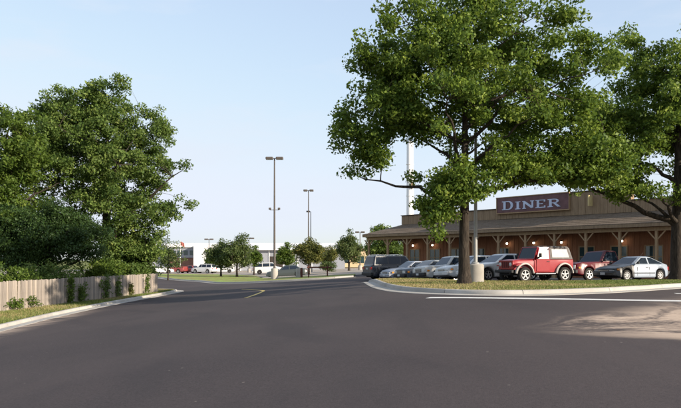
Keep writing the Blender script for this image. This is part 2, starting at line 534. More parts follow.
def leaves(rng, centers, per, spread, size, flat=0.7, upbias=0.6, aspect=0.62, tint_base=None):
    n = len(centers)*per
    c = np.repeat(centers, per, axis=0)
    off = rng.normal(size=(n, 3))
    ln = np.linalg.norm(off, axis=1, keepdims=True)
    off = off/ln*np.minimum(ln, 1.9) * spread * np.array([1, 1, flat])
    c = c + off
    nrm = unit(rng.normal(size=(n, 3)) + np.array([0, 0, upbias]) + unit(off)*0.5)
    d = rng.normal(size=(n, 3)) + np.array([0, 0, -0.25]); d = unit(d - nrm*(d*nrm).sum(1, keepdims=True))
    s = np.cross(nrm, d)
    L = size * rng.uniform(0.45, 1.4, size=(n, 1)); W = L*aspect
    bend = nrm * L * rng.uniform(-0.05, 0.22, size=(n, 1))
    v = np.stack([c - d*L*.5, c + s*W*.5 + bend - d*L*0.02, c + d*L*.5, c - s*W*.5 + bend - d*L*0.02], axis=1)
    tb = np.repeat(tint_base if tint_base is not None else rng.uniform(0.1, 0.7, len(centers)), per)
    tint = np.clip(tb + rng.normal(size=n)*0.21, 0, 1)
    return v, tint

def bez(a, b, c, n):
    return [a*(1-t)**2 + b*2*t*(1-t) + c*t*t for t in [i/n for i in range(n+1)]]

def make_tree(name, label, loc, blobs, trunk_r, trunk_top, n_clumps, per, spread, size, leafmat, seed, n_limb=14, n_sec=60, zmin=1.8,
              group=None, cat='tree', lean=(0, 0), barkmat=None, shell=0.42, flat=0.7, sub_top=None, jit=0.12, twigs=True, pads=0, pad_r=0.8):
    rng = np.random.default_rng(seed)
    root = empty(name, loc)
    tag(root, label, cat, group)
    W = np.array([b[6] if len(b) > 6 else b[3]*b[4]*b[5] for b in blobs], float); W /= W.sum()
    idx = rng.choice(len(blobs), size=n_clumps, p=W)
    B = np.array([b[:6] for b in blobs], float)
    d = unit(rng.normal(size=(n_clumps, 3)))
    rad = rng.uniform(0, 1, size=(n_clumps, 1))**shell * (1 + rng.normal(size=(n_clumps, 1))*jit)
    P = B[idx, :3] + d*rad*B[idx, 3:6]
    if pads:
        # foliage gathers in flattened pads with air between them
        C = P[:pads]
        k = rng.integers(0, len(C), n_clumps)
        q = unit(rng.normal(size=(n_clumps, 3)))*rng.uniform(0, 1, size=(n_clumps, 1))**0.45
        pr = pad_r*rng.uniform(0.6, 1.35, len(C))[k][:, None]
        P = C[k] + q*pr*np.array([1, 1, 0.55])
    P = P[P[:, 2] > zmin*0.5]
    # limbs
    mb = MB(); V = Vector
    top = V((lean[0], lean[1], trunk_top))
    tp = [V((0, 0, -0.15)), V((0, 0, 0.05)), V((0, 0, 0.45))]; tr = [trunk_r*1.75, trunk_r*1.45, trunk_r*1.12]
    nseg = 12
    for i in range(1, nseg + 1):
        t = i/nseg
        tp.append(V((lean[0]*t*t + 0.10*trunk_r*math.sin(5*t + seed), lean[1]*t*t + 0.10*trunk_r*math.cos(4*t + seed), 0.45 + (trunk_top - 0.45)*t)))
        tr.append(trunk_r*(1.04 - 0.82*t**1.1))
    mb.tube(tp, tr, 14)
    trunk = mb.build('trunk', barkmat or M['bark'], root, 60)
    # primary limbs: farthest point sampling among clump centres
    sel = [int(rng.integers(len(P)))]
    dist = np.linalg.norm(P - P[sel[0]], axis=1)
    while len(sel) < min(n_limb, len(P)):
        k = int(dist.argmax()); sel.append(k)
        dist = np.minimum(dist, np.linalg.norm(P - P[k], axis=1))
    nodes = []  # (pos, radius)
    def trunk_at(z):
        for i in range(len(tp)-1):
            if tp[i+1].z >= z:
                f = (z - tp[i].z)/max(1e-6, tp[i+1].z - tp[i].z)
                return tp[i].lerp(tp[i+1], f), tr[i]*(1-f) + tr[i+1]*f
        return tp[-1].copy(), tr[-1]
    lb = MB()
    for k in sel:
        e = V(P[k])*1.0
        hd = math.hypot(e.x, e.y)
        zs = min(max(zmin, e.z - hd*rng.uniform(0.35, 0.8)), trunk_top*0.97)
        s, rs = trunk_at(zs)
        e2 = s.lerp(e, 0.93)
        mid = s.lerp(e2, 0.45) + V((rng.normal()*0.25, rng.normal()*0.25, 0.10*hd*rng.uniform(-0.6, 1.6)))
        path = bez(s, mid, e2, 9)
        r0 = min(rs*0.62, 0.035 + 0.026*(e2 - s).length)
        rads = [r0*(1 - 0.86*(i/9)) for i in range(10)]
        for i in range(1, 9): path[i] = path[i] + V(rng.normal(size=3))*0.05*(e2-s).length/4
        lb.tube(path, rads, 7, False)
        nodes += [(path[i], rads[i]) for i in range(3, 10)]
    def grow(targets, rr, seg, sides):
        NP = np.array([n[0][:] for n in nodes])
        for e in targets:
            dv = NP - e
            dd = np.linalg.norm(dv, axis=1) + np.maximum(0, dv[:, 2])*0.8
            j = int(dd.argmin())
            s = nodes[j][0]; e = V(e)
            L = (e - s).length
            if L < 0.08: continue
            mid = s.lerp(e, 0.5) + V(rng.normal(size=3))*0.12*L + V((0, 0, 0.06*L))
            path = bez(s, mid, e, seg)
            r0 = min(nodes[j][1]*0.8, rr*(0.5 + 0.5*L))
            rads = [r0*(1 - 0.8*i/seg) for i in range(seg+1)]
            lb.tube(path, rads, sides, False)
            yield path, rads
    if n_sec:
        new = []
        for path, rads in grow(P[rng.choice(len(P), size=min(n_sec, len(P)), replace=False)], 0.035, 5, 5):
            new += [(path[i], max(rads[i], 0.010)) for i in (2, 3, 4, 5)]
        nodes += new
    if twigs:
        for _ in grow(P, 0.013, 3, 3): pass
    lb.build('branches', barkmat or M['bark'], root, 60)
    tb = np.clip(rng.uniform(0.05, 0.75, len(P)), 0, 1)
    v, tint = leaves(rng, P, per, spread, size, flat, tint_base=tb)
    cr = link('crown', np_mesh('crown', v, 4, leafmat, tint), root)
    return root

# --- main oak: crown pads in metres around its trunk (x right, y away, z up from its base)
oak_blobs = [
    (0.3, 0.0, 8.9, 3.7, 3.4, 3.4), (0.0, 0.0, 11.4, 2.4, 2.4, 1.6),
    (-2.6, 0.4, 9.5, 2.0, 2.2, 1.9), (-3.5, -0.5, 7.9, 1.6, 1.7, 1.5), (-4.2, 0.2, 5.2, 1.15, 1.3, 0.9, 6),
    (-3.1, 1.6, 7.0, 1.2, 1.2, 0.8), (-3.6, 0.2, 6.3, 1.2, 1.3, 0.9, 5), (-4.9, 0.1, 6.0, 0.7, 0.9, 0.6, 2), (-2.6, -1.8, 10.2, 1.7, 1.7, 1.4),
    (3.0, 0.3, 9.4, 2.5, 2.6, 2.2), (4.2, -0.4, 8.4, 1.8, 2.0, 1.7), (4.0, 0.3, 6.9, 2.0, 2.1, 1.5, 16), (4.8, -0.2, 5.4, 1.3, 1.5, 0.75, 8),
    (2.4, -0.6, 6.1, 2.0, 2.0, 1.3), (-0.2, -0.8, 4.5, 1.5, 1.7, 1.1), (-0.9, 1.2, 4.3, 1.1, 1.3, 0.9), (0.2, -2.6, 7.4, 2.4, 1.8, 2.2),
    (1.2, 2.8, 7.0, 2.6, 1.8, 2.4), (-1.6, -0.6, 8.3, 1.8, 1.6, 1.5), (-2.3, 0.2, 6.9, 1.0, 1.2, 0.7, 6), (-3.0, 0.0, 8.0, 1.5, 1.5, 1.3, 12), (-2.0, 0.3, 6.3, 0.7, 0.9, 0.35, 3), (1.2, -0.2, 4.3, 1.0, 0.8, 0.3, 4.5), (3.0, 0.4, 4.35, 1.4, 0.9, 0.25, 5), (4.9, 0.2, 4.4, 1.0, 0.9, 0.3, 4), (-0.9, -0.9, 3.7, 1.0, 0.8, 0.8, 5), (-0.4, -1.3, 4.0, 0.7, 0.6, 0.6, 4), (1.5, -0.4, 4.75, 1.5, 1.3, 0.35, 9), (3.3, -0.2, 4.75, 1.7, 1.4, 0.40, 11), (5.0, 0.0, 4.8, 1.4, 1.3, 0.55, 9), (2.6, 0.5, 5.4, 2.2, 1.6, 0.6, 8), (-1.5, -0.8, 3.0, 0.8, 0.7, 0.6, 2.2), (-1.2, -1.0, 2.4, 0.4, 0.4, 0.5, 0.7)]
TX, TY = 5.05, 27.7
make_tree('oak_tree', 'tall broad crowned oak on the grass island beside the round concrete lamp base',
          (TX, TY, H(TX, TY) + 0.12), oak_blobs, 0.225, 9.6, 2000, 68, 0.21, 0.148, M['leaf_oak'], 5, n_limb=24, n_sec=170, zmin=3.5, shell=0.5, pads=430, pad_r=0.72)

T2 = (16.35, 32.9)
oak2_blobs = [
    (0.4, 0.0, 8.6, 3.2, 3.4, 3.2), (-0.9, 0.2, 10.6, 2.0, 2.4, 1.9), (0.6, 0, 12.0, 2.0, 2.2, 1.3), (-1.2, -0.4, 7.6, 1.8, 2.2, 1.6),
    (-2.3, -0.2, 5.2, 1.9, 1.9, 1.3), (-2.6, -0.6, 4.2, 1.0, 1.2, 0.7), (-1.2, -1.6, 4.2, 1.6, 1.5, 1.0), (0.9, -1.5, 5.4, 2.2, 1.8, 1.8),
    (2.8, 0.2, 7.0, 2.4, 2.6, 2.4), (0.5, 2.6, 7.0, 2.4, 1.8, 2.2), (-3.6, 0.6, 5.9, 1.3, 1.4, 0.9, 11), (-3.2, 0.4, 7.4, 1.2, 1.4, 1.2, 10), (-4.3, 0.3, 5.2, 0.9, 1.2, 0.6, 5)]
make_tree('oak_tree', 'second oak tree with thick dark trunk behind the silver hatchback',
          (T2[0], T2[1], H(*T2) + 0.12), oak2_blobs, 0.33, 9.8, 1350, 66, 0.23, 0.158, M['leaf_oak'], 11, n_limb=18, n_sec=110, zmin=2.6, shell=0.5, pads=200, pad_r=0.8)

make_tree('oak_tree', 'third oak of the kerb row, standing past the end of the diner front', (27.6, 37.2, H(27.6, 37.2) + 0.1), [(b[0]*1.15, b[1]*1.15, b[2]*1.02, b[3]*1.2, b[4]*1.2, b[5]*1.1) for b in oak2_blobs[:7]] + [(2.8, 0.2, 7.0, 2.6, 2.8, 2.6)], 0.33, 9.8, 700, 60, 0.28, 0.21, M['leaf_oak'], 13, n_limb=16, n_sec=60, zmin=2.6, shell=0.5, pads=180, pad_r=0.95)

# --- left bank of trees behind the fence
LB = [(-0.4, 0, 9.0, 4.2, 4.0, 4.2), (-3.0, 0.2, 12.0, 2.4, 2.6, 2.2), (-0.2, 0, 13.4, 2.2, 2.4, 2.0), (-2.0, 0, 13.0, 2.3, 2.2, 1.6, 18), (-4.4, -0.4, 11.4, 1.8, 1.8, 1.5, 10), (1.8, 0.2, 11.6, 2.2, 2.4, 2.2), (3.6, -0.2, 8.6, 2.0, 2.3, 2.0),
      (3.8, -0.4, 5.2, 2.1, 2.3, 2.0), (4.9, -0.2, 6.9, 1.3, 1.6, 1.0), (1.6, -2.0, 5.2, 2.8, 2.2, 2.4), (-3.9, -0.6, 8.2, 2.4, 2.4, 2.6), (-4.6, 0.2, 10.6, 1.8, 2.0, 1.8), (1.8, -0.6, 2.9, 2.4, 2.0, 1.5, 40),
      (0.4, -2.6, 9.0, 2.6, 2.0, 2.4), (2.8, 0.1, 11.4, 1.9, 2.0, 1.7), (2.2, -1.0, 1.9, 1.8, 1.4, 1.0, 16)]
LB = [(b[0], b[1], b[2]*1.07, b[3], b[4], b[5]*1.07) + tuple(b[6:]) for b in LB]
make_tree('broadleaf_tree', 'huge dense dark green tree towering behind the far end of the wooden fence', (-17.7, 51.6, 0.12), LB, 0.42, 12.0, 2000, 70, 0.27, 0.19,
          M['leaf_dense'], 21, n_limb=20, n_sec=120, zmin=2.6, shell=0.42, pads=400, pad_r=0.95)
LB2 = [(0, 0, 8.2, 2.7, 2.7, 3.2), (0.5, 0, 11.0, 1.7, 1.9, 1.5), (-0.4, -0.5, 5.4, 2.9, 2.6, 2.4), (1.2, -0.4, 9.2, 1.5, 1.6, 1.6)]
make_tree('broadleaf_tree', 'bright green tree rising beside the huge dark tree behind the fence', (-21.9, 45.2, 0.12), LB2, 0.26, 9.6, 520, 66, 0.27, 0.2,
          M['leaf_bright'], 23, n_limb=12, n_sec=50, zmin=2.2, shell=0.45, pads=130, pad_r=0.85)
LB3 = [(0, 0, 3.9, 3.3, 2.3, 1.5), (-2.6, 0.3, 4.4, 2.4, 2.0, 1.5), (2.1, -0.2, 3.6, 2.1, 1.9, 1.4), (0.6, 0.1, 5.2, 1.9, 1.6, 1.0), (3.1, 0.2, 4.4, 1.3, 1.2, 0.9), (-1.0, -0.5, 2.6, 2.4, 1.6, 0.9)]
make_tree('cedar_tree', 'low spreading dark evergreen cedar with drooping foliage behind the fence', (-18.9, 43.0, 0.12), LB3, 0.24, 4.6, 620, 150, 0.34, 0.13,
          M['needle'], 29, n_limb=16, n_sec=70, zmin=1.2, shell=0.55, flat=0.5)

def shrub(name, label, loc, blobs, n, per, spread, size, mat, seed, group=None, cat='shrub'):
    return make_tree(name, label, loc, blobs, 0.035, max(b[2] for b in blobs)*0.7, n, per, spread, size, mat, seed, n_limb=7, n_sec=0, zmin=0.3, group=group, cat=cat, shell=0.6)
shrub('shrub', 'pale green weedy shrub leaning over the sunlit end of the fence', (-17.6, 35.6, 0.12), [(0, 0, 1.25, 1.2, 0.8, 0.9), (-1.1, 0, 1.2, 0.9, 0.7, 0.8), (1.0, 0.3, 1.0, 0.8, 0.6, 0.8)], 100, 60, 0.2, 0.13, M['leaf_bright'], 31)
shrub('shrub', 'olive green shrub below the cedar behind the fence', (-17.2, 39.2, 0.12), [(0, 0, 1.4, 1.4, 0.9, 0.9), (1.1, 0.4, 1.3, 1.0, 0.7, 0.8)], 90, 60, 0.22, 0.13, M['leaf_dense'], 32)
shrub('shrub', 'leafy shrub with big leaves spilling over the shaded fence top', (-15.9, 44.0, 0.12), [(0, 0, 1.5, 1.2, 0.8, 0.8), (0.5, 0.9, 1.7, 1.0, 0.8, 0.8)], 90, 55, 0.22, 0.16, M['leaf_bright'], 33)
shrub('shrub', 'dark leafy shrub behind the fence under the huge tree', (-15.6, 47.8, 0.12), [(0, 0, 1.4, 1.2, 0.9, 0.8), (0.9, 0.6, 1.4, 0.9, 0.8, 0.8)], 90, 55, 0.22, 0.15, M['leaf_dense'], 34)
shrub('shrub', 'ragged shrub filling the left stretch behind the fence', (-19.6, 34.6, 0.12), [(0, 0, 1.6, 1.3, 0.8, 1.0), (1.0, 0.8, 1.7, 1.0, 0.7, 0.9)], 90, 60, 0.22, 0.13, M['leaf_dense'], 35)
make_tree('sapling_tree', 'small airy tree standing past the end of the wooden fence', (-21.3, 84, H(-21.3, 84) + 0.05), [(0, 0, 3.4, 1.5, 1.4, 1.6), (0.4, 0, 2.2, 1.7, 1.4, 1.0), (-0.3, 0, 4.6, 0.9, 0.9, 0.8)], 0.09, 4.2,
          80, 42, 0.26, 0.2, M['leaf_far'], 37, n_limb=9, n_sec=0, zmin=1.0)

# --- trees on the lot beyond the road
def lot_tree(label, px, d, top, width, mat, seed, base_z=1.0, n=170, name='lot_tree', size=0.24, flatb=0.5):
    x = (px - 340.5)/680*d
    hgt = top
    w = width/2
    rr = random.Random(seed)
    bl = [(0, 0, hgt*0.58, w*0.8, w*0.8, hgt*0.27)]
    for k in range(6):
        a = k*math.pi/3 + rr.uniform(0, 1)
        bl.append((math.cos(a)*w*0.5, math.sin(a)*w*0.5, hgt*rr.uniform(0.38, 0.74), w*rr.uniform(0.35, 0.55), w*0.5, hgt*rr.uniform(0.12, 0.2)))
    bl.append((rr.uniform(-.3, .3)*w, 0, hgt*0.86, w*0.38, w*0.38, hgt*0.14))
    return make_tree(name, label, (x, d, H(x, d) + 0.06), bl, 0.11*hgt/6 + 0.03, hgt*0.8, n, 48, 0.30*w/2.2, size, mat, seed, n_limb=9, n_sec=0, zmin=base_z, group='small trees on the lot beyond the road', shell=0.5)
lot_tree('bushy dark green tree beside a taller one on the far grass island', 221, 98, 5.3, 4.9, M['leaf_far'], 41, n=230)
lot_tree('taller dark green tree of the pair on the far grass island', 237, 96, 6.1, 4.6, M['leaf_far'], 42, n=250)
lot_tree('pale green sapling right of the dark pair near the white van', 254, 112, 4.9, 3.0, M['leaf_bright'], 43, n=110)
lot_tree('light green tree behind the tallest lamp post', 286, 100, 4.7, 3.2, M['leaf_bright'], 44, n=150)
lot_tree('yellowing tree behind the slender double lamp post', 309, 92, 4.9, 4.6, M['leaf_yellow'], 45, n=220)
lot_tree('small yellowish tree between the rail and the green round tree', 329, 118, 4.9, 4.0, M['leaf_yellow'], 46, n=140)
lot_tree('round green tree by the diner entrance drive', 349, 104, 6.1, 4.3, M['leaf_far'], 47, n=230)
lot_tree('young green tree beside the white warehouse wall', 213, 135, 3.9, 3.4, M['leaf_bright'], 48, n=90)
make_tree('broadleaf_tree', 'dark green tree behind the open end of the diner porch', (5.6, 84, 0.9), [(0, 0, 3.4, 2.4, 2.2, 2.2), (-0.5, 0, 4.9, 1.6, 1.6, 1.0), (1.2, 0, 2.2, 1.9, 1.8, 1.4), (-1.3, 0, 2.4, 1.3, 1.6, 1.5)], 0.16, 4.4,
          280, 55, 0.3, 0.24, M['leaf_dense'], 49, n_limb=10, n_sec=0, zmin=1.0)
shrub('shrub', 'low dark shrub on the lot beside the yellowish tree', (-1.9, 102, H(-1.9, 102)), [(0, 0, 0.8, 1.3, 1.0, 0.8)], 60, 45, 0.22, 0.2, M['leaf_far'], 50)

# --- grass blades (too many to count)
def blades(name, sampler, n, hmin, hmax, seed, dryfn):
    rng = np.random.default_rng(seed)
    pts = sampler(rng, n)
    n = len(pts)
    a = rng.uniform(0, 2*np.pi, n)
    d = np.stack([np.cos(a), np.sin(a), np.zeros(n)], 1)
    h = rng.uniform(hmin, hmax, n)[:, None]
    w = rng.uniform(0.008, 0.02, n)[:, None]
    lean_ = rng.normal(size=(n, 3))*np.array([1, 1, 0])*0.35
    tip = pts + (np.array([0, 0, 1.0]) + lean_)*h
    v = np.stack([pts - d*w, pts + d*w, tip], axis=1)
    tint = np.clip(rng.uniform(0.0, 0.7, n) + dryfn(pts), 0, 1)
    o = link(name, np_mesh(name, v, 3, M['blade'], tint))
    return o

def strip_sampler(A, B, off, y0=-99, y1=999, edge=0.0):
    a = np.array([p[:] for p in catmull(A, 8)]); b = np.array([p[:] for p in catmull(B, 8)])
    def f(rng, n):
        seglen = np.linalg.norm(np.diff(a, axis=0), axis=1)*(np.linalg.norm((b - a), axis=1)[:-1] + 0.3)
        k = rng.choice(len(seglen), size=n, p=seglen/seglen.sum())
        t = rng.uniform(0, 1, n)[:, None]
        s = rng.uniform(0, 1, n)[:, None]
        P = (a[k]*(1-t) + a[k+1]*t)*(1-s) + (b[k]*(1-t) + b[k+1]*t)*s
        P = P[(P[:, 1] > y0) & (P[:, 1] < y1)]
        P[:, 2] = [H(x, y) + off for x, y in P[:, :2]]
        return P
    return f
def dry_patch(sc, amt):
    return lambda p: amt*np.clip(np.sin(p[:, 0]*sc + 1.3*np.sin(p[:, 1]*sc*0.8)) + np.sin(p[:, 1]*sc*1.3 + 2.0) , -1.0, 1.2)
tag(blades('grass', strip_sampler(off_path(isl_front, 0.2), isl_back, 0.12, 0, 40), 60000, 0.02, 0.065, 61, lambda p: np.clip(0.75 - (p[:, 0] - 4.0)*0.075, 0, 0.7) + dry_patch(0.9, 0.25)(p)), 'patchy sun dried grass on the island under the oak', 'grass', kind='stuff')
fence_a = Vector((-16.33, 22.5)); fence_b = Vector((-13.3, 49.5))
kl = [p for p in kerb_left if 16 < p[1] < 54]
kin = [(fence_a.x + (fence_b.x - fence_a.x)*(p[1] - fence_a.y)/(fence_b.y - fence_a.y) - 0.35, p[1]) for p in kl]
tag(blades('grass', strip_sampler(off_path(kl, 0.2), kin, 0.12), 45000, 0.03, 0.13, 62, lambda p: 0.35 + dry_patch(0.7, 0.25)(p)), 'rough dry grass strip between the wooden fence and the kerb', 'grass', kind='stuff')

# ------------------------------------------------------------------ fence
def mat_fence():
    t = NT('weathered_wood')
    oi = t.n('ShaderNodeObjectInfo')
    oc = t.objc()
    f = t.noise(t.map(oc, (14, 14, 0.9)), 2.0, 5, 0.65)
    c = t.ramp(f, [(0.3, (0.22, 0.195, 0.172)), (0.7, (0.40, 0.36, 0.322))])
    c2 = t.ramp(oi.outputs['Random'], [(0.0, (0.62, 0.60, 0.58)), (0.5, (0.95, 0.92, 0.90)), (1.0, (1.28, 1.2, 1.1))])
    t.base(t.mix(1.0, c, c2, 'MULTIPLY')); t.rough(0.9); t.spec(0.12); t.bump(f, 0.6, 0.01)
    return t.m
M['fence'] = mat_fence()
fence = empty('wooden_fence', (fence_a.x, fence_a.y, 0.1), math.atan2(fence_b.y - fence_a.y, fence_b.x - fence_a.x))
tag(fence, 'long weathered grey wooden picket privacy fence along the left kerb', 'fence')
flen = (fence_b - fence_a).length
pw = 0.142
def picket_mesh(hh):
    w = pw*0.5 - 0.004
    return MB().prism([(-w, 0.0), (w, 0.0), (w, hh - 0.03), (w - 0.03, hh), (-w + 0.03, hh), (-w, hh - 0.03)], lambda a, b, t: (a, -0.01 + 0.02*t, b)).mesh('picket', M['fence'])
pms = [picket_mesh(h) for h in (1.42, 1.435, 1.41, 1.425)]
n = int(flen/pw)
for i in range(n):
    if i in (n-19,): continue            # one board missing, with the gap the photograph shows
    o = link('picket', random.choice(pms), fence)
    o.location = (i*pw + pw/2, random.uniform(-0.006, 0.006), random.uniform(-0.02, 0.02))
    o.rotation_euler = (random.uniform(-0.012, 0.012), random.uniform(-0.010, 0.010), random.uniform(-0.02, 0.02))
for z in (0.3, 1.15):
    MB().box(0, flen, 0.018, 0.058, z, z + 0.085).build('rail', M['fence'], fence)
for k in range(int(flen/2.4) + 1):
    MB().box(k*2.4 + 0.02, k*2.4 + 0.11, 0.06, 0.15, -0.1, 1.34).build('post', M['fence'], fence)

def vine(label, px, seed, wid, top, mat, n):
    k = (px - 340.5)/680
    d = fence_b - fence_a
    t = (k*fence_a.y - fence_a.x)/(d.x - k*d.y)
    p = fence_a + d*t
    nx = Vector((d.y, -d.x)).normalized()
    p = p + nx*0.06
    rng = np.random.default_rng(seed)
    root = empty('creeper', (p.x, p.y, 0.12), math.atan2(d.y, d.x))
    tag(root, label, 'vine')
    sb = MB(); cs = []
    for s in range(4):
        x = rng.normal()*wid*0.3; path = [Vector((x, 0, -0.02))]
        for z in np.linspace(0.2, top*rng.uniform(0.7, 1.0), 7):
            x += rng.normal()*wid*0.14
            path.append(Vector((x, -0.02 + rng.normal()*0.01, z)))
        sb.tube(path, [0.012 - 0.0012*i for i in range(len(path))], 4)
        for q in path[1:]:
            for _ in range(n): cs.append([q.x + rng.normal()*wid*0.22, -0.05 + rng.normal()*0.04, q.z + rng.normal()*0.09])
    sb.build('stem', M['bark'], root)
    v, tint = leaves(rng, np.array(cs), 9, 0.07, 0.085, 0.9, 0.2, 0.8)
    link('leaves', np_mesh('leaves', v, 4, mat, tint), root)
vine('thick green creeper climbing over the fence top beside the tree shadow', 69, 71, 0.55, 1.62, M['leaf_bright'], 4)
vine('dark clump of creeper halfway up the shaded fence', 81, 72, 0.5, 1.15, M['leaf_dense'], 3)
vine('tall dark creeper on the shaded middle of the fence', 104, 73, 0.6, 1.55, M['leaf_dense'], 3)
vine('thin dark creeper near the end of the shaded fence', 116, 74, 0.45, 1.3, M['leaf_dense'], 2)
vine('yellowish creeper on the sunlit far boards of the fence', 130, 75, 0.4, 1.0, M['leaf_yellow'], 2)
vine('bright creeper near the last pickets of the fence', 146, 76, 0.5, 1.4, M['leaf_bright'], 2)
vine('low weedy creeper at the foot of the sunlit fence', 30, 77, 0.9, 0.6, M['leaf_bright'], 1)
vine('tiny weeds at the foot of the fence near its pale boards', 12, 78, 0.7, 0.45, M['leaf_bright'], 2)

# ------------------------------------------------------------------ diner
def mat_boards(name, a, b, pitch, jointdark=0.35):
    t = NT(name)
    oc = t.objc()
    f = t.noise(t.map(oc, (6, 6, 0.7)), 1.6, 5, 0.65)
    t.base(t.ramp(f, [(0.3, a), (0.7, b)])); t.rough(0.85); t.spec(0.15); t.bump(f, 0.4, 0.01)
    return t.m
M['wall_wood'] = mat_boards('red_brown_wood', (0.245, 0.108, 0.058), (0.38, 0.178, 0.098), 0.3)
M['parapet_wood'] = mat_boards('brown_wood', (0.225, 0.158, 0.098), (0.35, 0.25, 0.158), 0.3)
M['post_wood'] = mat_boards('pale_post_wood', (0.31, 0.205, 0.115), (0.45, 0.31, 0.185), 0.3)
M['porch_floor'] = rough_mat('porch_concrete', (0.30, 0.27, 0.24), 0.85, 0.15, 1.0)
M['trim_dark'] = rough_mat('dark_trim', (0.055, 0.042, 0.034), 0.6, 0.2)
M['window_glass'] = glass_mat('window_glass', (0.022, 0.040, 0.044), 0.05, 0.7)
M['sign_board'] = rough_mat('maroon_sign_paint', (0.155, 0.078, 0.080), 0.5, 0.25, 2.0)
M['sign_letter'] = rough_mat('pale_blue_letter_paint', (0.56, 0.62, 0.76), 0.5, 0.12, 2.0)
M['cream'] = rough_mat('cream_paint', (0.62, 0.50, 0.24), 0.6, 0.1)
def mat_roof():
    t = NT('brown_shingles')
    oc = t.objc()
    a = t.noise(t.map(oc, (1, 1, 1)), 1.3, 5, 0.6); b = t.noise(t.map(oc, (5, 9, 9)), 1.5, 3, 0.6)
    c = t.ramp(b, [(0.3, (0.120, 0.090, 0.064)), (0.7, (0.205, 0.158, 0.115))])
    t.base(t.mix(t.srange(a, 0.4, 0.7, 0, 0.4), c, (0.235, 0.185, 0.14))); t.rough(0.9); t.spec(0.15); t.bump(b, 0.5, 0.02)
    return t.m
M['roof'] = mat_roof()

DZ = 1.02
dn = empty('diner', (2.5, 67.0, DZ), math.atan2(-0.76, 0.65))
tag(dn, 'long brown wooden diner with deep posted porch, shingled roof and false front', 'diner')
UL = 37.0                    # porch length along the front
PD = 2.6                     # porch depth
EB = 3.72                    # fascia bottom
WT = 4.93                    # top of porch roof at wall
# floor slab, walls
MB().cbox(0.0, UL, 0.0, 17, -0.4, 0.12, 0.03).build('porch_floor', M['porch_floor'], dn)
wl = MB(); wl.box(PD, UL, PD, PD + 0.25, 0.12, WT + 0.05)
wl.box(PD, PD + 0.25, PD + 0.25, 16.5, 0.12, WT + 0.05); wl.box(PD, UL, 16.5, 16.7, 0.12, WT + 0.05)
wl.build('wall', M['wall_wood'], dn)
# vertical battens on the walls
bat = MB().box(-0.03, 0.03, -0.025, 0.005, 0.14, WT - 0.1).mesh('batten', M['wall_wood'])
rcol = [0.3 + 2.56*k for k in range(15)]
wins = []
for k in range(1, 14):
    c = rcol[k] + 1.28
    wins.append((c, 'door' if k in (3, 7) else 'window'))
def in_open(u, pad=0.0):
    return any(abs(u - c) < (0.72 if kd == 'window' else 0.75) + pad for c, kd in wins)
u = PD + 0.15
while u < UL - 0.1:
    if not in_open(u):
        o = link('batten', bat, dn); o.location = (u, PD, 0)
    u += 0.41
w2 = PD + 0.4
while w2 < 12:
    o = link('batten', bat, dn); o.location = (PD, w2, 0); o.rotation_euler = (0, 0, -math.pi/2)
    w2 += 0.41
frm_w = MB()
for (x0, x1, z0, z1) in ((-0.66, -0.58, 0.95, 2.55), (0.58, 0.66, 0.95, 2.55), (-0.58, 0.58, 2.46, 2.55), (-0.72, 0.72, 0.87, 0.95), (-0.03, 0.03, 0.95, 2.46), (-0.58, -0.03, 1.70, 1.75), (0.03, 0.58, 1.70, 1.75)):
    frm_w.box(x0, x1, -0.06, -0.004, z0, z1)
frm_w = frm_w.mesh('frame', M['post_wood'])
pane_w = MB().box(-0.58, 0.58, -0.022, 0.02, 0.95, 2.46).mesh('window', M['window_glass'])
frm_d = MB()
for (x0, x1, z0, z1) in ((-0.70, -0.60, 0.13, 2.6), (0.60, 0.70, 0.13, 2.6), (-0.6, 0.6, 2.45, 2.6), (-0.6, 0.6, 0.13, 0.35), (-0.04, 0.04, 0.35, 2.45)):
    frm_d.box(x0, x1, -0.07, -0.004, z0, z1)
frm_d = frm_d.mesh('frame', M['post_wood'])
pane_d = MB().box(-0.6, 0.6, -0.022, 0.02, 0.13, 2.5).mesh('door', M['window_glass'])
for c, kd in wins:
    p = link(kd, pane_w if kd == 'window' else pane_d, dn); p.location = (c, PD, 0)
    link('frame', frm_w if kd == 'window' else frm_d, p)
# porch roof (hip at the open end) with shingle courses standing proud
def porch_pt(side, s, f):
    # side 'front': s along u; f 0 at eave 1 at wall
    pass
NC = 7
for k in range(NC):
    f0, f1 = k/NC, (k + 1)/NC + 0.03
    z0 = EB + 0.24 + (WT - EB - 0.24)*f0; z1 = EB + 0.24 + (WT - EB - 0.24)*f1
    e0 = -0.25 + (PD + 0.25)*f0; e1 = -0.25 + (PD + 0.25)*min(f1, 1.0)
    lift = 0.035
    c = MB()
    c.add([(e0, e0, z0 + lift), (UL, e0, z0 + lift), (UL, e1, z1 + 0.005), (e1, e1, z1 + 0.005), (e0, e0, z0 - 0.02), (UL, e0, z0 - 0.02)],
          [(0, 1, 2, 3), (4, 5, 1, 0)])
    c.add([(e0, e0, z0 + lift), (e1, e1, z1 + 0.005), (e1, 16, z1 + 0.005), (e0, 16, z0 + lift), (e0, e0, z0 - 0.02), (e0, 16, z0 - 0.02)],
          [(0, 1, 2, 3), (4, 0, 3, 5)])
    c.build('shingle_course', M['roof'], dn)
dk = MB()
zE = EB + 0.20
dk.add([(-0.2, -0.2, zE), (UL, -0.2, zE), (UL, PD, WT - 0.06), (PD, PD, WT - 0.06), (-0.2, 16, zE), (PD, 16, WT - 0.06)], [(0, 3, 2, 1), (0, 4, 5, 3)])
dk.build('roof_deck', M['trim_dark'], dn)
fs = MB(); fs.box(-0.24, UL, -0.245, -0.19, EB, EB + 0.22); fs.box(-0.245, -0.19, -0.19, 16, EB, EB + 0.22)
fs.build('fascia', M['parapet_wood'], dn)
